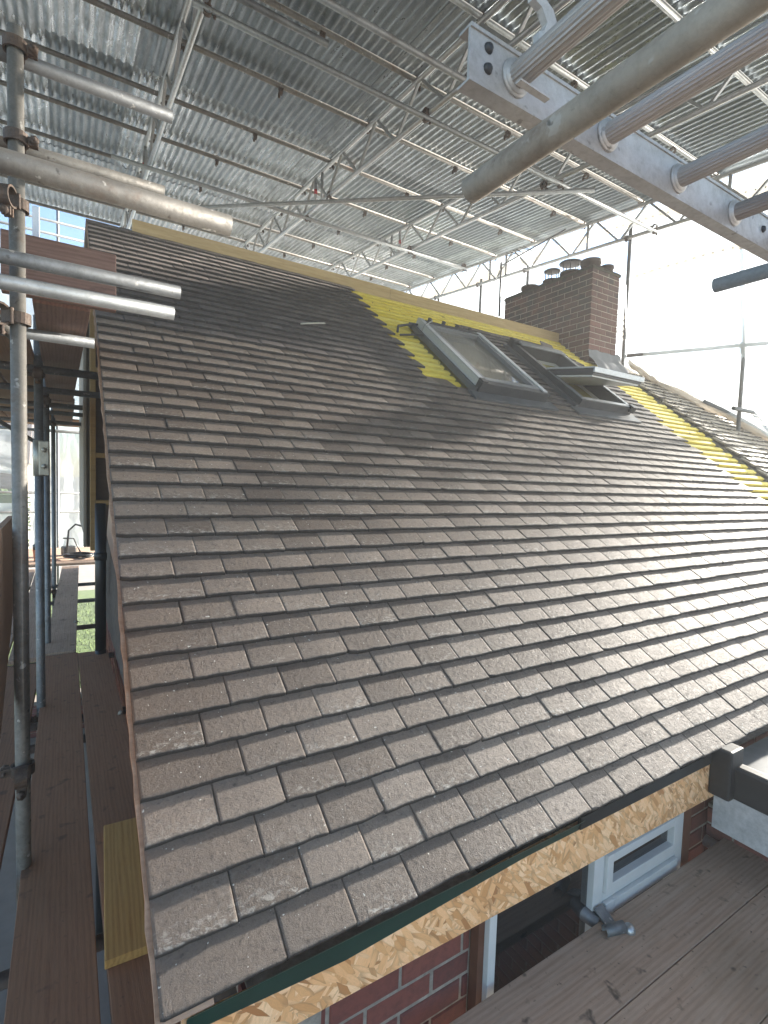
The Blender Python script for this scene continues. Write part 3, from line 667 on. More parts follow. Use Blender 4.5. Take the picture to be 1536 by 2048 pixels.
# ================================================================== TEMPORARY TIN ROOF
ORD = ['first', 'second', 'third', 'fourth', 'fifth', 'sixth', 'seventh', 'eighth', 'ninth', 'tenth', 'eleventh', 'twelfth', 'thirteenth', 'fourteenth', 'fifteenth', 'sixteenth', 'seventeenth', 'eighteenth', 'nineteenth', 'twentieth']
PITCH = .0762
def tin(L, Wn):
    mb = MB(); nx = Wn*8+6; ny = 6; P = []
    for i in range(nx+1):
        x = i*PITCH/8; z = .0105*(1+cos(2*pi*x/PITCH))
        P.append([Vector((x, L*j/ny, z)) for j in range(ny+1)])
    mb.smooth = True; mb.grid(P); return mb
rows = [(9.85, 7.35), (7.55, 4.75), (4.95, 2.35), (2.55, -.15), (.05, -3.2)]
rown = ['farthest', 'second farthest', 'middle', 'fourth from back', 'nearest overhead']
SW = 9*PITCH
protos = {}
for ri, (ya, yb) in enumerate(rows):
    n = 16; x1 = 6.56; 
    for ci in range(n):
        x0 = x1 - SW*(n-ci) + (n-ci-1)*.0 
        key = ri
        if key not in protos:
            o = tin(ya-yb, 9).build('corrugated_sheet', M_SHEET); protos[key] = o
        else:
            o = protos[key].copy(); sc.collection.objects.link(o)
        lift = .003*(ci % 2) + .006*(ri % 2) + random.uniform(0, .003)
        o.location = (x0 + random.uniform(-.004, .004) - .001*(ci % 2), yb, zs(yb)+lift)
        o.rotation_euler = (math.atan(SL), 0, random.uniform(-.0012, .0012))
        tag(o, f'tin roof sheet, {ORD[n-1-ci]} column from the right edge, {rown[ri]} row', 'roof sheet', 'corrugated tin sheets of the temporary roof')

def truss(X, y0, y1, label, tape=None, posts=(), nodes0=3.179, bare=False):
    e = empty('lattice_beam', (X, y0, zs(y0)-.47)); tag(e, label, 'lattice beam', 'aluminium lattice beams under the tin roof')
    inv = Matrix.Translation(-Vector(e.location))
    def put(mb, name, m_): o = mb.build(name, m_); o.parent = e; o.matrix_parent_inverse = inv; return o
    T = lambda y: Vector((X, y, zs(y)-.095)); B = lambda y: Vector((X, y, zs(y)-.47))
    q = MB(); q.tube(T(y0), T(y1), .0242, 14); put(q, 'top_chord', M_ALUB); q = MB(); q.tube(B(y0), B(y1), .0242, 14); put(q, 'bottom_chord', M_ALUB)
    p_ = .80; y = nodes0 - p_*8
    while y < y1-.1:
        for s in (-1, 1):
            ya = y+s*.03; yb = y+s*p_*.46
            if y0 < ya < y1 and y0 < yb < y1:
                a = T(ya)-Vector((0, 0, .02)); b = B(yb)+Vector((0, 0, .02)); d = (b-a); L = d.length
                q = MB(); zz = d.normalized(); xx = Vector((1, 0, 0)); yy = zz.cross(xx)
                Mx = Matrix(((xx.x, yy.x, zz.x, a.x), (xx.y, yy.y, zz.y, a.y), (xx.z, yy.z, zz.z, a.z), (0, 0, 0, 1)))
                q.box((-.013, -.013, 0), (.013, .013, L), Mx, bev=.003); put(q, 'lattice_strut', M_ALUB)
        y += p_
    for yp in posts:
        q = MB(); q.tube(T(yp), B(yp), .019, 12, 0); put(q, 'joint_post', M_ALUB)
        if tape and yp == posts[0]:
            q = MB(); mpt = (T(yp)+B(yp))/2; q.tube(mpt+Vector((0, 0, .03)), mpt-Vector((0, 0, .03)), .0205, 12, 0); put(q, 'red_tape', M_RED)
    return e
truss(-1.28, -2.6, 9.8, 'silver lattice beam at the far left, mostly out of the picture')
truss(.70, -2.6, 9.8, 'silver lattice beam above the left part of the ridge', tape=1, posts=(6.4, 6.25), nodes0=3.9)
truss(2.67, -2.6, 9.8, 'silver lattice beam over the middle of the slope with red tape on one post', tape=1, posts=(5.55, 5.35), nodes0=3.18)
truss(4.43, -2.6, 9.8, 'silver lattice beam nearest the yellow battens with a red taped post', tape=1, posts=(6.2, 6.45), nodes0=3.5)
truss(6.34, -2.6, 9.8, 'silver lattice beam along the white sheeting behind the chimney', posts=(4.1, 6.15, 2.2, 5.75), nodes0=3.98)

G_T = 'scaffold tubes'
def stube(a, b, label, m_=None, r=.02415, cat='scaffold tube', name='scaffold_tube', group=G_T, seg=18):
    q = MB(); a = Vector(a); b = Vector(b); q.tube((0, 0, 0), b-a, r, seg); o = q.build(name, m_ or M_GALV, loc=a); return tag(o, label, cat, group)
pur = [(-2.2, 'directly overhead, nearest the camera'), (-1.27, 'second nearest overhead'), (-.34, 'third nearest overhead'), (.57, 'fourth nearest overhead'), (1.47, 'fifth from the front'), (2.38, 'sixth from the front'), (3.30, 'seventh from the front'), (4.22, 'eighth from the front'), (5.18, 'just in front of the ridge line'), (6.09, 'first behind the ridge'), (7.02, 'second behind the ridge'), (7.92, 'third behind the ridge'), (8.8, 'fourth behind the ridge'), (9.68, 'along the far edge of the tin')]
for y, lb in pur:
    stube((-4.6, y, zs(y)-.03), (6.50, y, zs(y)-.03), f'purlin tube under the tin sheets, {lb}', M_GALVR if y > 3 else M_GALV, name='purlin_tube', group='purlin tubes under the tin roof')
H = -.47-.05
stube((.78, 2.44, zs(2.44)+H), (6.2, 2.44, zs(2.44)+H), 'bright bracing tube across the underside of the beams, nearer of two', name='bracing_tube', group='bracing tubes')
stube((.62, 3.03, zs(3.03)+H), (6.32, 3.03, zs(3.03)+H), 'bright bracing tube whose end hangs in front of the white sheeting', name='bracing_tube', group='bracing tubes')
stube((.72, 2.80, zs(2.8)+H+.01), (1.55, 2.80, zs(2.8)+H+.01), 'short grey tube end beside the left lattice beam at the top', M_DARKT, name='bracing_tube', group='bracing tubes')
stube((.3, 5.86, zs(5.86)+H), (5.55, 5.86, zs(5.86)+H), 'bracing tube below the beams above the ridge board', name='bracing_tube', group='bracing tubes')
stube((1.15, 6.7, zs(6.7)+H-.05), (4.75, 2.80, zs(2.8)+H-.05), 'long diagonal tube slung beneath the lattice beams', name='diagonal_tube', group='bracing tubes')

# ---- couplers
def coupler_mesh():
    e = empty('scaffold_coupler'); q = MB()
    for ax in (0, 1):
        c = Vector((0, 0, 0 if ax == 0 else -.052)); n = 20; vs = []; fs = []
        for i in range(n):
            an = 2*pi*i/n
            for (r, t) in ((.0250, -.015), (.0305, -.015), (.0305, .015), (.0250, .015)):
                vs.append((t, r*cos(an), r*sin(an)+c.z) if ax == 0 else (r*cos(an), t, r*sin(an)+c.z))
        for i in range(n):
            j = (i+1) % n
            for k in range(4): fs.append((i*4+k, i*4+(k+1) % 4, j*4+(k+1) % 4, j*4+k))
        q.add(vs, fs)
    q.box((-.022, -.022, -.032), (.022, .022, -.022), bev=.003)
    q.box((-.012, .028, -.010), (.012, .054, -.003), bev=.002); q.box((-.012, .028, .004), (.012, .054, .011), bev=.002); q.box((.028, -.012, -.062), (.054, .012, -.055), bev=.002); q.box((.028, -.012, -.048), (.054, .012, -.041), bev=.002)
    b = q.build('clamp_body', M_RUST, e)
    q = MB(); q.tube((0, .045, -.022), (0, .045, .036), .005, 8, 0); q.tube((0, .045, .012), (0, .045, .026), .012, 6, 0)
    q.build('bolt', M_RUST, e); q = MB(); q.tube((.045, 0, -.085), (.045, 0, -.03), .005, 8, 0); q.tube((.045, 0, -.078), (.045, 0, -.066), .012, 6, 0); q.build('bolt', M_RUST, e)
    return e
cp0 = [None]
def coupler(loc, label, rot=(0, 0, 0), s=1.0, bright=False):
    if cp0[0] is None: cp0[0] = coupler_mesh(); o = cp0[0]
    else: o = copy_tree(cp0[0])
    o.location = loc; o.rotation_euler = rot; o.scale = (s, s, s)
    tag(o, label, 'coupler', 'scaffold couplers'); return o
TN = {.70: 'left', 2.67: 'middle', 4.43: 'batten-side', 6.34: 'chimney-side'}
NX = {.70: 'left and middle', 2.67: 'middle and batten-side', 4.43: 'batten-side and chimney-side'}
for pi_, (y, lb) in enumerate(pur[5:]):
    on_ = ORD[len(pur)-6-pi_]
    for X in (.70, 2.67, 4.43, 6.34):
        coupler((X+.03, y, zs(y)-.03), f'dark clamp joining the {TN[X]} lattice beam to the {on_} purlin from the far edge')
        if X < 6: coupler((X+1.02+random.uniform(-.25, .3), y, zs(y)-.032), f'dark clamp on the {on_} purlin from the far edge, between the {NX[X]} beams', rot=(0, 0, 1.57))
for (x, y, l) in ((2.64, 2.44, 'on the nearer bright bracing tube at the middle beam'), (2.64, 3.03, 'on the farther bright bracing tube at the middle beam'), (.72, 3.03, 'at the left end of the farther bright bracing tube'), (4.46, 3.03, 'on the bracing tube at the batten-side beam'), (6.26, 3.03, 'at the end of the bracing tube before the white sheeting'), (4.40, 3.2, 'at the upper end of the long diagonal tube'), (2.68, 5.86, 'on the bracing tube above the ridge at the middle beam'), (5.5, 5.86, 'at the right end of the bracing tube above the ridge'), (4.4, 5.86, 'where the low bracing tube crosses the batten-side beam'), (2.66, 5.1, 'where the long diagonal tube crosses the middle beam')):
    coupler((x, y, zs(y)-.47), 'dark swivel clamp '+l, s=1.1)

# ================================================================== SCAFFOLD, LEFT
PX = -.29
stube((PX, 1.31, -3), (PX, 1.31, 2.53), 'nearest upright pole at the left, sunlit on its right side', M_GALVR, name='scaffold_standard', group='scaffold uprights', seg=24)
for y, l in ((2.86, 'second upright on the left, with a plated sleeve'), (4.25, 'third upright on the left'), (6.9, 'fourth upright on the left'), (10.6, 'farthest upright on the left')):
    stube((PX, y, -3), (PX, y, 1.95 if y < 8 else 1.9), l, M_DARKT, name='scaffold_standard', group='scaffold uprights')
LT = [((-1.6, 1.372, 2.47), (.226, 1.372, 2.47), 'topmost tube poking right from the nearest upright', M_DARKT), ((-1.4, 1.375, 2.166), (.198, 1.375, 2.166), 'second tube down poking right, with a rusty end', M_GALVR),
      ((-1.2, .38, 1.645), (.206, .38, 1.645), 'thick near tube across the top of the dark tiles, stained end', M_GALVR), ((-1.3, 1.20, 1.722), (.232, 1.20, 1.722), 'tube in front of the reddish board, end over the dark tiles', M_DARKT), ((-1.3, 1.17, 1.630), (.205, 1.17, 1.630), 'lowest of the near tubes, pale clean end over the tiles', M_GALV)]
for a, b, l, m_ in LT: stube(a, b, l, m_, name='ledger_tube', group='tubes poking out from the left scaffold', seg=28)
for i, (y, x1, l) in enumerate([(1.9, -.03, 'short stub transom'), (2.85, .14, 'first long transom'), (3.8, .17, 'second long transom'), (4.86, .17, 'third long transom'), (5.6, .17, 'fourth long transom'), (6.9, .1, 'fifth transom'), (8.6, .1, 'farthest transom')]):
    stube((-1.5, y, 1.63), (x1, y, 1.63), f'{l} beneath the upper boards on the left', M_DARKT, name='transom_tube', group='transoms of the upper lift')
for i, (y, x1) in enumerate([(-.6, .14), (.9, .15), (2.45, .2), (2.75, .19), (3.95, .235), (4.97, .235), (6.2, .2), (7.25, .19)]):
    stube((-1.5, y, -.56), (x1, y, -.56), f'transom under the lower walkway, {ORD[i]} from the camera', M_DARKT, name='transom_tube', group='transoms of the lower lift')
coupler((PX, 1.31, 2.47), 'grey clamp at the top of the nearest upright', rot=(0, 1.57, -1.57), s=1.2)
coupler((PX, 1.31, 2.166), 'rusty clamp second from the top of the nearest upright', rot=(0, 1.57, -1.57), s=1.2)
coupler((PX, 1.31, 1.94), 'grey clamp above the reddish board on the nearest upright', rot=(0, 1.57, 1.2), s=1.2)
coupler((PX, 1.31, 1.55), 'rusty swivel clamp below the reddish board on the nearest upright', rot=(0, 1.57, .6), s=1.3)
coupler((PX, 1.31, -.10), 'dark clamp at the foot of the nearest upright', rot=(0, 1.57, 1.57), s=1.25)
for y, n_ in ((2.86, 'second'), (4.25, 'third'), (6.9, 'fourth')):
    coupler((PX, y, 1.60), f'dark clamp under the upper boards on the {n_} left upright', rot=(0, 1.57, 1.57), s=1.2)
    coupler((PX, y, -.56), f'dark clamp at the lower walkway on the {n_} left upright', rot=(0, 1.57, 1.57), s=1.2)
slv = MB(); slv.tube((PX, 2.86, .98), (PX, 2.86, 1.20), .031, 16, .004); slv.box((PX+.0, 2.80, .985), (PX+.055, 2.83, 1.195), bev=.006)
so = slv.build('tube_sleeve', M_FIT); tag(so, 'pale plated sleeve joint with two bolts on the second left upright', 'sleeve coupler')
for z in (1.04, 1.14): q = MB(); q.tube((PX+.028, 2.80, z), (PX+.028, 2.775, z), .015, 8, 0); o = q.build('bolt', M_FIT, so)
stube((-1.3, 1.0, 2.35), (PX-.02, 1.45, 1.52), 'sloping brace clamped left of the nearest upright', M_GALVR, name='brace_tube', group='brace tubes')
stube((-1.0, 2.0, 1.6), (PX-.02, 3.4, 1.2), 'thin pale brace behind the nearest upright', M_GALV, r=.014, name='brace_tube', group='brace tubes')

def board(x, y, z, L, w_, t, ang, label, m_, group='scaffold boards', band=False, roll=0, name='scaffold_board', cat='scaffold board'):
    """board with its length along local X; placed by centre"""
    e_ = empty(name, (x, y, z)) if band else None
    q = MB(); q.box((-L/2, -w_/2, -t/2), (L/2, w_/2, t/2), bev=.003)
    Mx = Matrix.Translation((x, y, z)) @ Matrix.Rotation(ang, 4, 'Z') @ Matrix.Rotation(roll, 4, 'X')
    if not band:
        o = q.build(name, m_, M=Mx); return tag(o, label, cat, group)
    e_.matrix_world = Mx; tag(e_, label, cat, group); q.build('plank', m_, e_)
    b = MB()
    for s in (-1, 1):
        b.box((s*L/2-(.04 if s > 0 else .0)+(.0), -w_/2-.002, t/2), (s*L/2+(.04 if s < 0 else 0), w_/2+.002, t/2+.0015)); b.box((s*L/2 if s > 0 else -L/2-.002, -w_/2-.002, -t/2), (s*L/2+.002 if s > 0 else -L/2, w_/2+.002, t/2+.0015))
    b.build('end_band', M_GALVR, e_); return e_
ZB = -.50
# left walkway, lengthways (along Y)
board(-.185, .95, ZB, 5.9, .225, .038, pi/2, 'long brown walkway board left of centre with dark paint splashes', M_BOARDL)
board(.058, .95, ZB, 5.85, .215, .038, pi/2+.008, 'long brown walkway board right against the roof verge', M_BOARDL)
board(-.485, .9, ZB, 5.7, .215, .038, pi/2-.02, 'brown walkway board left of the nearest upright, front length', M_BOARDL)
board(-.725, .9, ZB, 5.7, .225, .038, pi/2-.02, 'outermost brown walkway board at the left edge, front length', M_BOARDL)
board(-.150, 6.15, ZB+.01, 4.45, .225, .038, pi/2-.022, 'narrowing walkway board beyond the first board joint', M_BOARD)
board(-.43, 6.1, ZB, 4.4, .225, .038, pi/2, 'walkway board beyond the joint, behind the left uprights', M_BOARD)
board(-.67, 6.1, ZB, 4.4, .225, .038, pi/2, 'outer walkway board beyond the joint on the left', M_BOARD)
for i, y in enumerate((8.55, 8.80, 9.05, 9.3, 9.55, 9.8, 10.05, 10.3)):
    board(-.35, y, ZB+.045, 2.6, .225, .038, 0, f'crosswise board at the far end of the walkway, {ORD[i]} from the front', M_BOARD)
# upper lift, seen from below
board(-.175, 3.2, 1.70, 3.3, .20, .038, pi/2+.01, 'reddish upper board seen from below between the tubes', M_BOARDR)
board(-.175, 6.5, 1.70, 3.2, .20, .038, pi/2+.0, 'farther reddish upper board seen from below', M_BOARDR)
for i, x in enumerate((-.42, -.66, -.90, -1.14)):
    board(x, 4.6, 1.70, 5.4, .22, .038, pi/2, f'dark upper platform board left of the uprights, {ORD[i]} from the poles', M_BOARDL)
board(-.16, 1.47, 1.79, .38, .225, .038, 0, 'reddish board standing on edge behind two tubes', M_BOARDR, roll=pi/2)
board(-.60, 1.47, 1.79, .46, .225, .038, 0, 'reddish board on edge left of the nearest upright', M_BOARDR, roll=pi/2)
# toe board at far left
q = MB(); q.prism([(1.78, .815), (.2, .79), (.2, -.35), (1.0, .0), (1.76, .46)], .02, Matrix(((0, 0, 1, -.362), (1, 0, 0, 0), (0, 1, 0, 0), (0, 0, 0, 1))))
tag(q.build('guard_board', M_PLY), 'pinkish brown guard panel at the left edge, tapering down towards the nearest upright', 'guard board')
# new offcut
q = MB(); q.box((-.34, -.073, 0), (.34, .073, .028), bev=.003)
tag(q.build('softwood_offcut', M_NEWW, M=Matrix.Translation((.035, 1.03, ZB+.020)) @ Matrix.Rotation(pi/2-.05, 4, 'Z')), 'short clean yellow softwood offcut lying on the walkway beside the verge', 'timber offcut')
# mortar crumbs on the walkway
for i, (x, y, l) in enumerate(((.135, 2.52, 'against the verge'), (-.075, 4.85, 'on the far narrow board'))):
    q = MB(); q.lathe([(.002, -.0), (.022, .0), (.016, .012), (.003, .02)], (x, y, ZB+.020 if i == 0 else ZB+.030), 5, jit=.3); tag(q.build('mortar_crumb', M_MORT), 'small pale grey mortar crumb '+l, 'rubble')
# ---- boards at lower right (along X)
board(.55, -.055, ZB, 3.68, .218, .038, 0, 'stained grey-brown board nearest the wall, lower right', M_BOARD, band=True)
board(1.6, -.278, ZB, 4.6, .222, .038, 0, 'stained board second from the wall, lower right', M_BOARD)
board(1.2, -.502, ZB, 4.6, .222, .038, 0, 'third board from the wall at the bottom right corner', M_BOARD)
board(1.2, -.73, ZB, 4.6, .222, .038, 0, 'fourth board from the wall, under the camera', M_BOARD)
stube((1.425, .06, -.495), (1.365, .27, -.475), 'dark tube end sloping from the boards towards the window', M_DARKT, name='transom_tube', group='transoms of the lower lift')
stube((2.25, -1.2, -.55), (2.25, .115, -.52), 'grey tube past the end of the boards by the brown window trim', M_GALV, name='transom_tube', group='transoms of the lower lift')
e = empty('tube_clip', (1.44, .035, -.478)); tag(e, 'shiny board clip on the end of the dark tube at the edge of the boards', 'clip')
q = MB(); q.box((-.02, -.05, -.004), (.025, .05, .004), Matrix.Rotation(.5, 4, 'X'), bev=.002); q.build('strap', M_DARKT, e); q = MB(); q.tube((-.05, -.02, .006), (.02, -.045, .012), .018, 16, .003); q.build('clip_body', M_DARKT, e)
q = MB(); q.lathe([(.004, -.012), (.018, -.01), (.022, .0), (.012, .014), (.003, .016)], (.035, -.055, .004), 8, jit=.15); q.build('wing_nut', M_ALUB, e)

# ---- ladder overhead and its support tube
ly0, ly1 = -.290, -.655; lz = CAM.z+.69
lad = empty('aluminium_ladder', (.40, ly0, lz)); tag(lad, 'scuffed aluminium ladder lying flat overhead with ribbed rungs', 'ladder')
def lp(mb, name, m_, parent=None):
    o = mb.build(name, m_); o.parent = parent or lad
    if parent is None: o.matrix_parent_inverse = Matrix.Translation(-Vector(lad.location))
    return o
for yy, s in ((ly0, 1), (ly1, -1)):
    q = MB(); q.box((.405, yy, lz-.040), (4.6, yy+s*.004, lz+.040)); q.box((.405, yy, lz-.044), (4.6, yy+s*.028, lz-.040)); q.box((.405, yy, lz+.040), (4.6, yy+s*.028, lz+.044)); q.box((.405, yy-s*.003, lz-.044), (4.6, yy, lz-.038)); q.box((.405, yy-s*.003, lz+.038), (4.6, yy, lz+.044))
    lp(q, 'stile', M_ALU)
    for (x, z) in ((.445, .022), (.445, -.010), (.70, 0), (1.42, .005)):
        b = MB(); b.lathe([(.002, .006), (.006, .005), (.009, 0), (.009, -.002)], (0, 0, 0), 12); b.v = [(x+a_[0], yy-s*(a_[2]+.001) if s > 0 else yy+a_[2]+.001, lz+z+a_[1]) for a_ in b.v]; lp(b, 'bolt', M_DKGREY)
for i in range(9):
    x = CAM.x + .69*(.945+.3665*i)
    q = MB(); q.tube((x, ly0, lz), (x, ly1, lz), .0205, 40, 0, ribs=1); r_ = lp(q, 'rung', M_ALUR)
    for (yy, s) in ((ly0, -1), (ly1, 1)):
        q = MB()
        for t, rr in ((.001, .030), (.005, .0265)): q.tube((x, yy, lz), (x, yy+s*(t+.004), lz), rr, 24, 0)
        q.build('collar', M_ALU, r_)
hk = MB(); hk.prism([(0, 0), (.045, .0), (.05, .03), (.03, .06), (.0, .072), (-.018, .066), (-.015, .056), (.004, .052), (.018, .035), (.012, .02), (0, .014)], .012, Matrix(((1, 0, 0, CAM.x+.69*.945-.01), (0, 0, 1, ly0-.06), (0, 1, 0, lz+.018), (0, 0, 0, 1))))
hk2 = MB(); hk2.prism([(-.03, -.028), (.04, -.030), (.04, -.033), (-.03, -.031)], .012, Matrix(((1, 0, 0, CAM.x+.69*.945+.01), (0, 0, 1, ly0-.035), (0, 1, 0, lz), (0, 0, 0, 1))))
lp(hk, 'locking_hook', M_ALU); lp(hk2, 'hook_plate', M_ALU)
hs = .574
stube((CAM.x+hs*1.178, CAM.y+1.405*hs, CAM.z+hs), (CAM.x+hs*1.178, -3.2, CAM.z+hs), 'big brown-stained steel tube crossing in front of the ladder', M_TAN, name='support_tube', seg=36)
stube((1.82, .02, 1.75), (1.82, -3, 1.75), 'blue-grey tube end poking in at the right edge', M_BLUEG, name='handrail_tube', seg=28)

# ================================================================== WHITE SHEETING, RIGHT END
PB = [(9.8, 6.55, 1.2), (7, 6.55, 1.6), (5.4, 6.56, 2.2), (4.4, 6.58, 2.62), (3.75, 6.62, 2.86), (3.25, 6.68, 2.52), (2.75, 7.0, 2.20), (2.2, 7.55, 1.76), (1.5, 8.2, 1.2), (.7, 8.8, .60), (-.3, 9.1, .0), (-2.6, 9.2, -.5)]
def lerp_tab(tab, t):
    for i in range(len(tab)-1):
        if tab[i][0] >= t >= tab[i+1][0]:
            f = (tab[i][0]-t)/(tab[i][0]-tab[i+1][0]); f = f*f*(3-2*f)*.5+f*.5
            return [tab[i][k]+(tab[i+1][k]-tab[i][k])*f for k in range(len(tab[i]))]
    return list(tab[-1])
ny, nz = 250, 90
P = []; 
for i in range(ny+1):
    y = 9.8-12.4*i/ny; b = lerp_tab(PB, y); top = Vector((6.60, y, zs(y)-.02)); bot = Vector((b[1], y, b[2])); col = []
    for j in range(nz+1):
        t = j/nz; q = top.lerp(bot, t); wv = .02*noise.noise(Vector((y*1.2, t*2.5, 0)))*4*t*(1.1-t) + .05*noise.noise(Vector((y*.5+t*3, t*1.2, 5)))*t
        q.x += .10*sin(pi*t)*-1*(1 if y < 3.5 else .2) + wv; col.append(q)
    P.append(col)
mb = MB(); vs = [q for c in P for q in c]; fs = []
def hole(c):
    a = (c.y-4.42)/.84; b = (c.z-4.30)/.62
    if a*a+b*b < 1+.12*noise.noise(Vector((c.y*2, c.z*2, 0))): return True
    return ((c.y-4.85)/.42)**2+((c.z-4.62)/.42)**2 < 1
for i in range(ny):
    for j in range(nz):
        c = (P[i][j]+P[i+1][j+1])/2
        if hole(c): continue
        fs.append((i*(nz+1)+j, (i+1)*(nz+1)+j, (i+1)*(nz+1)+j+1, i*(nz+1)+j+1))
mb.smooth = True; mb.add(vs, fs)
she = empty('white_sheeting', (6.6, 3, 2)); tag(she, 'large translucent white sheet closing the right end, torn open above the chimney', 'sheeting')
def shp(mb, name, m_):
    o = mb.build(name, m_); o.parent = she; o.matrix_parent_inverse = Matrix.Translation(-Vector(she.location)); return o
shp(mb, 'sheet', M_CLOTH)
def sheet_pt(y, t):
    i = min(ny-1, max(0, (9.8-y)/12.4*ny)); i0 = int(i); j = t*nz; j0 = min(nz-1, int(j)); return P[i0][j0].lerp(P[i0][j0+1], j-j0)
def zt_(y):
    b = lerp_tab(PB, y)[2]; a = zs(y)-.02; return (a-(3.95+(3.4-y)*.045))/(a-b)
# banding with eyelets: top edge strip and the mid strip
for (ya, yb, f0, wd, nm) in ((9.6, -2.4, lambda y: .045, .05, 'top_band'), (3.42, -1.5, zt_, .024, 'middle_band')):
    q = MB(); G = []; n = 120
    for i in range(n+1):
        y = ya+(yb-ya)*i/n; c = sheet_pt(y, f0(y)); c2 = sheet_pt(y, f0(y)+wd); G.append([c-Vector((.012, 0, 0)), c2-Vector((.012, 0, 0))])
    q.grid(G); shp(q, 'reinforced_band', M_BAND)
    q = MB(); k = 0; y = ya-.05
    while y > yb:
        c = (sheet_pt(y, f0(y)+wd*.5))-Vector((.018, 0, 0)); q.add([c+Vector((0, .011*cos(a*pi/5), .011*sin(a*pi/5))) for a in range(10)], [tuple(range(10))]); y -= .10
    shp(q, 'eyelets', M_PVC)  # white discs stand in for light shining through the eyelet holes
# crumpled hem along the neighbouring roof and the chimney edge
def crumple(pts, wdt, name, label, seed, m_=M_CLOTH):
    q = MB(); n = 70; G = []; pts = [Vector(p) for p in pts]
    for i in range(n+1):
        f = i/n*(len(pts)-1); k = min(len(pts)-2, int(f)); c = pts[k].lerp(pts[k+1], f-k); col = []
        for j in range(15):
            an = 2*pi*j/14; r = wdt*(.55+.75*noise.noise(Vector((i*.16, cos(an)*1.3+seed, sin(an)*1.3))))
            col.append(c+Vector((r*cos(an)*.8, r*.3*cos(an), r*sin(an))))
        G.append(col)
    q.smooth = True; q.grid(G); return tag(q.build(name, m_), label, 'sheeting')
crumple([(6.30, 3.30, 2.72), (6.5, 3.2, 2.58), (6.62, 3.05, 2.44), (7.05, 2.68, 2.16), (7.6, 2.15, 1.76), (8.2, 1.5, 1.25)], .07, 'gathered_sheeting', 'gathered hem of sheeting lying along the tiles of the neighbouring roof', 3, M_BAND)
crumple([(6.22, 3.36, 3.72), (6.24, 3.35, 3.4), (6.30, 3.36, 3.1), (6.27, 3.34, 2.9), (6.24, 3.30, 2.72)], .045, 'bunched_sheeting', 'bunched strip of white sheet tied beside the right edge of the chimney', 9)
for i in range(5):
    z = 3.28-.07*i; q = MB(); q.path([(6.2, 3.34, z), (6.12, 3.3, z+.03), (6.05, 3.31, z-.01-.03*(i % 2)), (6.02, 3.33, z+.04)], .005, 6); tag(q.build('rope_tie', M_ROPE), f'frayed pale tie against the chimney edge, {ORD[i]} from the top', 'rope', 'rope ties by the chimney')
# uprights and ledgers at the right end
for (x, y, l, z1) in ((6.40, 3.457, 'upright beside the chimney in front of the sheeting', 4.6), (6.40, 5.293, 'upright behind the chimney', 4.65), (6.40, 6.441, 'upright left of the chimney against the sheeting', 4.8), (6.40, 7.727, 'farthest upright against the right end sheeting', 4.9), (7.15, 2.29, 'upright at the far right above the neighbouring roof', 4.55)):
    stube((x, y, 1.4), (x, y, z1), l, M_DARKT, name='scaffold_standard', group='scaffold uprights')
    if x < 7: coupler((x-.03, y, zs(y)-.47), 'pale clamp on the '+l, rot=(0, 1.57, 0))
stube((6.52, 3.56, 2.88), (7.9, .76, 2.88), 'long rail across the white sheeting at the right', M_DARKT, name='ledger_tube', group='rails at the right end')
coupler((7.14, 2.30, 2.88), 'clamp where the long rail crosses the far right upright', rot=(0, 0, .46), s=1.2)
stube(RP(7.0, 3.45, .10), RP(8.6, 2.15, .12), 'raking tube lying along the neighbouring roof', M_DARKT, name='ledger_tube', group='rails at the right end')
stube((6.90, 2.25, 2.06), (8.4, 2.25, 2.06), 'short rail low at the right edge by the far right upright', M_DARKT, name='ledger_tube', group='rails at the right end')

# ================================================================== FAR END, LEFT
def flat_sheet(x0, x1, y, z0, z1, label, seed, group=None):
    q = MB(); G = []; n, m_ = 50, 40
    for i in range(n+1):
        G.append([Vector((x0+(x1-x0)*i/n, y+.10*noise.noise(Vector((i*.12+seed, j*.05, 0)))+.03*noise.noise(Vector((i*.5+seed, j*.2, 0))), z0+(z1-z0)*j/m_+.03*sin(i*.6)*(j == 0))) for j in range(m_+1)])
    q.smooth = True; q.grid(G); return tag(q.build('white_sheeting', M_CLOTH), label, 'sheeting')
flat_sheet(-.72, 1.2, 11.2, -.6, 1.82, 'white sheet at the far end of the left walkway, wrinkled', 1)
flat_sheet(-6, -.98, 11.2, .95, 1.80, 'white sheet at the far left above the distant bungalow', 5)
flat_sheet(-6, -.80, 11.25, -.6, .36, 'low white sheet at the far left below the hedge', 8)
flat_sheet(-6, 1.2, 11.2, 2.2, 5.34, 'tall white sheet beyond the upper platform, sky above it', 11)
for (z, l) in ((5.74, 'upper rail against the sky at the far left'), (5.50, 'lower rail against the sky at the far left'), (1.9, 'rail under the far platform'), (.575, 'waist rail at the far end of the walkway'), (.20, 'knee rail at the far end of the walkway')):
    stube((-6, 11.0, z), (1.2, 11.0, z), l, M_DARKT, name='guard_rail', group='far end rails')
stube((-.27, 11.05, 1.9), (-.27, 11.05, 6.0), 'dark upright against the sky at the far left', M_DARKT, name='scaffold_standard', group='scaffold uprights')
q = MB(); q.box((-.66, 10.7, 4.9), (-.55, 10.78, 5.82), bev=.004); tag(q.build('white_post', M_PVC), 'short white post standing against the sky at the far left', 'post')
for i in range(5): board(-2.4, 9.2+.26*i, 1.86, 5.6, .225, .04, 0, f'far upper platform board under the white sheet, {ORD[i]} from the front', M_BOARDL)
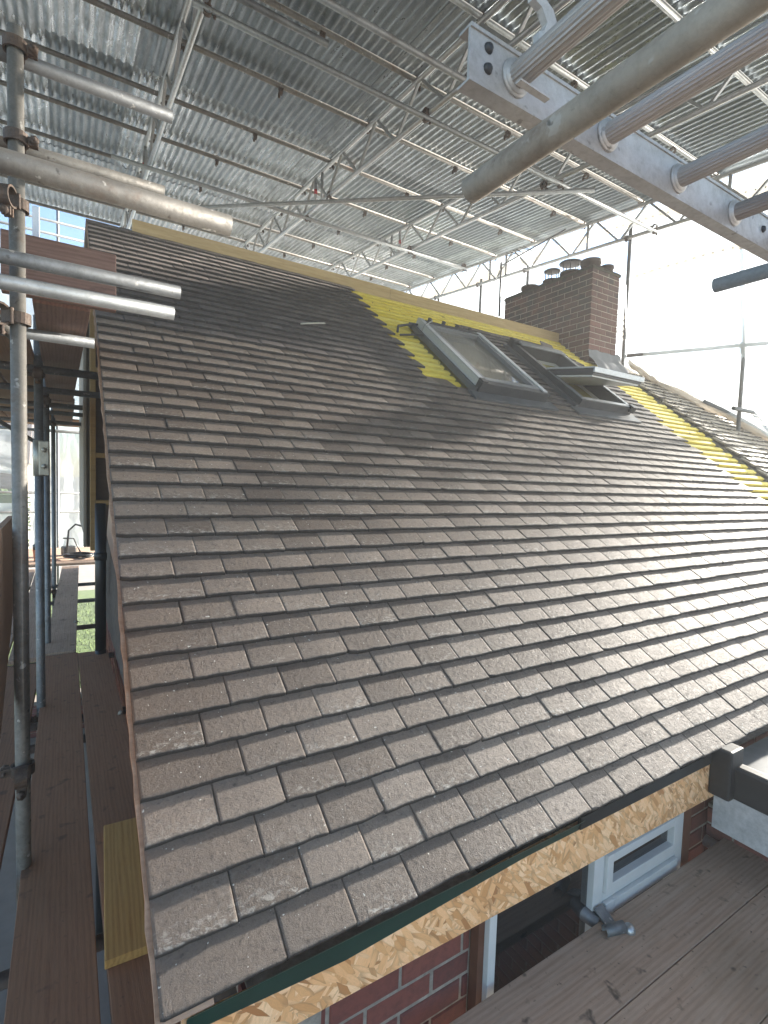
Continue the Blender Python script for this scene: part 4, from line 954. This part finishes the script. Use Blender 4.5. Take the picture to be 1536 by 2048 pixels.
# cable heap, hoses and bucket at the far end
def loops(cx, cy, cz, R_, n, r, m_, name, label, cat):
    pts = []
    for i in range(n*16):
        a = i/16*2*pi; pts.append((cx+R_*cos(a)*(1+.12*sin(a*.37)), cy+R_*.8*sin(a)*(1+.1*sin(a*.53)), cz+.012*(i//16)+.02*abs(sin(a*1.3))))
    q = MB(); q.path(pts, r, 6); return tag(q.build(name, m_), label, cat)
loops(.03, 8.9, ZB+.09, .20, 4, .014, M_BLACK, 'hose_coil', 'coil of black hose on the far boards', 'hose')
q = MB(); q.path([(-.15, 9.2, -.35), (-.12, 9.25, .0), (-.02, 9.3, .10), (.1, 9.3, .06), (.22, 9.3, -.05)], .016, 8); q.path([(-.2, 9.0, -.1), (-.05, 9.1, -.12), (.05, 9.0, -.35)], .012, 8)
tag(q.build('hose', M_BLACK), 'black hose arching above the coil at the far end of the walkway', 'hose')
e = empty('bucket', (-.52, 8.8, ZB+.065)); tag(e, 'small orange and white bucket behind the second left upright', 'bucket')
q = MB(); q.lathe([(.07, 0), (.09, .18), (.095, .185), (.085, .18), (.065, .02)], (0, 0, 0), 20); q.build('pail', m_plain('orange_plastic', (.5, .16, .06), .5), e); q = MB(); q.lathe([(.088, .19), (.09, .26), (.04, .30), (.03, .34)], (0, 0, 0), 16); q.build('lid', M_BLACK, e)
q = MB(); q.box((-.1, -.08, 0), (.1, .08, .16), Matrix.Rotation(.4, 4, 'Z'), bev=.03); tag(q.build('rubble_bag', M_BLACK, loc=(-.12, 9.35, ZB+.066)), 'dark lumpy bag beside the hoses at the far end', 'bag')

# ================================================================== GROUND AND DISTANCE
GZ = -3.0
q = MB(); q.add([(-400, -400, GZ), (400, -400, GZ), (400, 400, GZ), (-400, 400, GZ)], [(0, 1, 2, 3)]); tag(q.build('ground', M_SLAB), kind='structure')
q = MB(); q.box((-12, 8.4, GZ+.004), (6, 18.8, GZ+.02)); tag(q.build('lawn', M_GRASS), kind='structure')
q = MB(); q.box((-1.8, -8, GZ+.004), (9, 8.0, GZ+.03)); tag(q.build('path', M_SLAB), kind='structure')
gr = MB()
for i in range(9000):
    x = random.uniform(-3.5, 1.6); y = 8.2+random.random()*9; h = random.uniform(.04, .12); a = random.random()*pi; d = Vector((cos(a), sin(a), 0))*.012
    c = Vector((x, y, GZ)); l = Vector((random.uniform(-.04, .04), random.uniform(-.04, .04), h)); gr.add([c-d, c+d, c+l], [(0, 1, 2)])
tag(gr.build('grass', M_GRASS), kind='stuff')
q = MB(); bricks(q, (-3, 8.1, GZ), (1, 0, 0), (0, -1, 0), 5, .5); q.m = 1; q.box((-3, 8.11, GZ), (2, 8.3, GZ+.5)); q.box((-3.02, 8.06, GZ+.505), (2.02, 8.34, GZ+.56)); tag(q.build('garden_wall', [M_BRICK, M_SLAB]), 'low red brick garden wall seen below the walkway', 'wall')
def hedge(x0, x1, y, z1, label):
    q = MB()
    for i in range(5200):
        c = Vector((random.uniform(x0, x1), y+random.uniform(-.5, .5), random.uniform(GZ, z1+.12*noise.noise(Vector((i*.1, 0, 0))))))
        a = Vector((random.gauss(0, 1), random.gauss(0, 1), random.gauss(0, 1))).normalized()*.07; b = a.orthogonal().normalized()*.045
        q.add([c-a, c+b, c+a, c-b], [(0, 1, 2, 3)])
    q.box((x0+.05, y-.35, GZ), (x1-.05, y+.35, z1-.15)); return tag(q.build('hedge', M_LEAF), label, 'hedge')
hedge(-12, -1.2, 19.5, .35, 'clipped green hedge in the gap of the far sheeting')
bh = empty('bungalow', (-5, 25, GZ)); tag(bh, 'distant brick house with dark roof seen through the far left sheeting', 'house')
def bp2(mb, name, m_, parent=None):
    o = mb.build(name, m_); o.parent = parent or bh
    if parent is None: o.matrix_parent_inverse = Matrix.Translation(-Vector(bh.location))
    return o
q = MB(); bricks(q, (-9, 24, GZ), (1, 0, 0), (0, -1, 0), 7.3, 4.3, jit=.0); q.m = 1; q.box((-9, 24.01, GZ), (-1.7, 29, GZ+4.3)); bp2(q, 'wall', [M_BRICK, M_MORT])
q = MB(); q.prism([(-.5, 0), (2.6, 2.4), (5.7, 0)], 8, Matrix(((0, 0, 1, -9.4), (1, 0, 0, 24.2), (0, 1, 0, GZ+4.25), (0, 0, 0, 1)))); bp2(q, 'roof', M_HROOF)
for x in (-3.0, -5.6):
    q = MB(); q.box((x, 23.93, GZ+2.9), (x+1.2, 23.99, GZ+4.0), bev=.01); f_ = bp2(q, 'window', M_PVC); q = MB(); q.box((x+.08, 23.92, GZ+2.98), (x+.56, 23.925, GZ+3.92)); q.box((x+.64, 23.92, GZ+2.98), (x+1.12, 23.925, GZ+3.92)); q.build('pane', M_GLASSD, f_)
# ---- haze volume added to imitate the pale lens flare veil
HZ = .009
q = MB(); q.box((-14, -10, GZ-1), (16, 34, 7.5)); hz = q.build('haze', M_CLOTH); tag(hz, kind='stuff')
M_HAZE = bpy.data.materials.new('haze'); M_HAZE.use_nodes = True; nt = M_HAZE.node_tree
nt.nodes.remove(nt.nodes['Principled BSDF']); pvn = nt.nodes.new('ShaderNodeVolumePrincipled')
pvn.inputs['Color'].default_value = (.95, .97, 1, 1); pvn.inputs['Density'].default_value = HZ; pvn.inputs['Anisotropy'].default_value = .35
nt.links.new(pvn.outputs[0], nt.nodes['Material Output'].inputs['Volume']); hz.data.materials[0] = M_HAZE
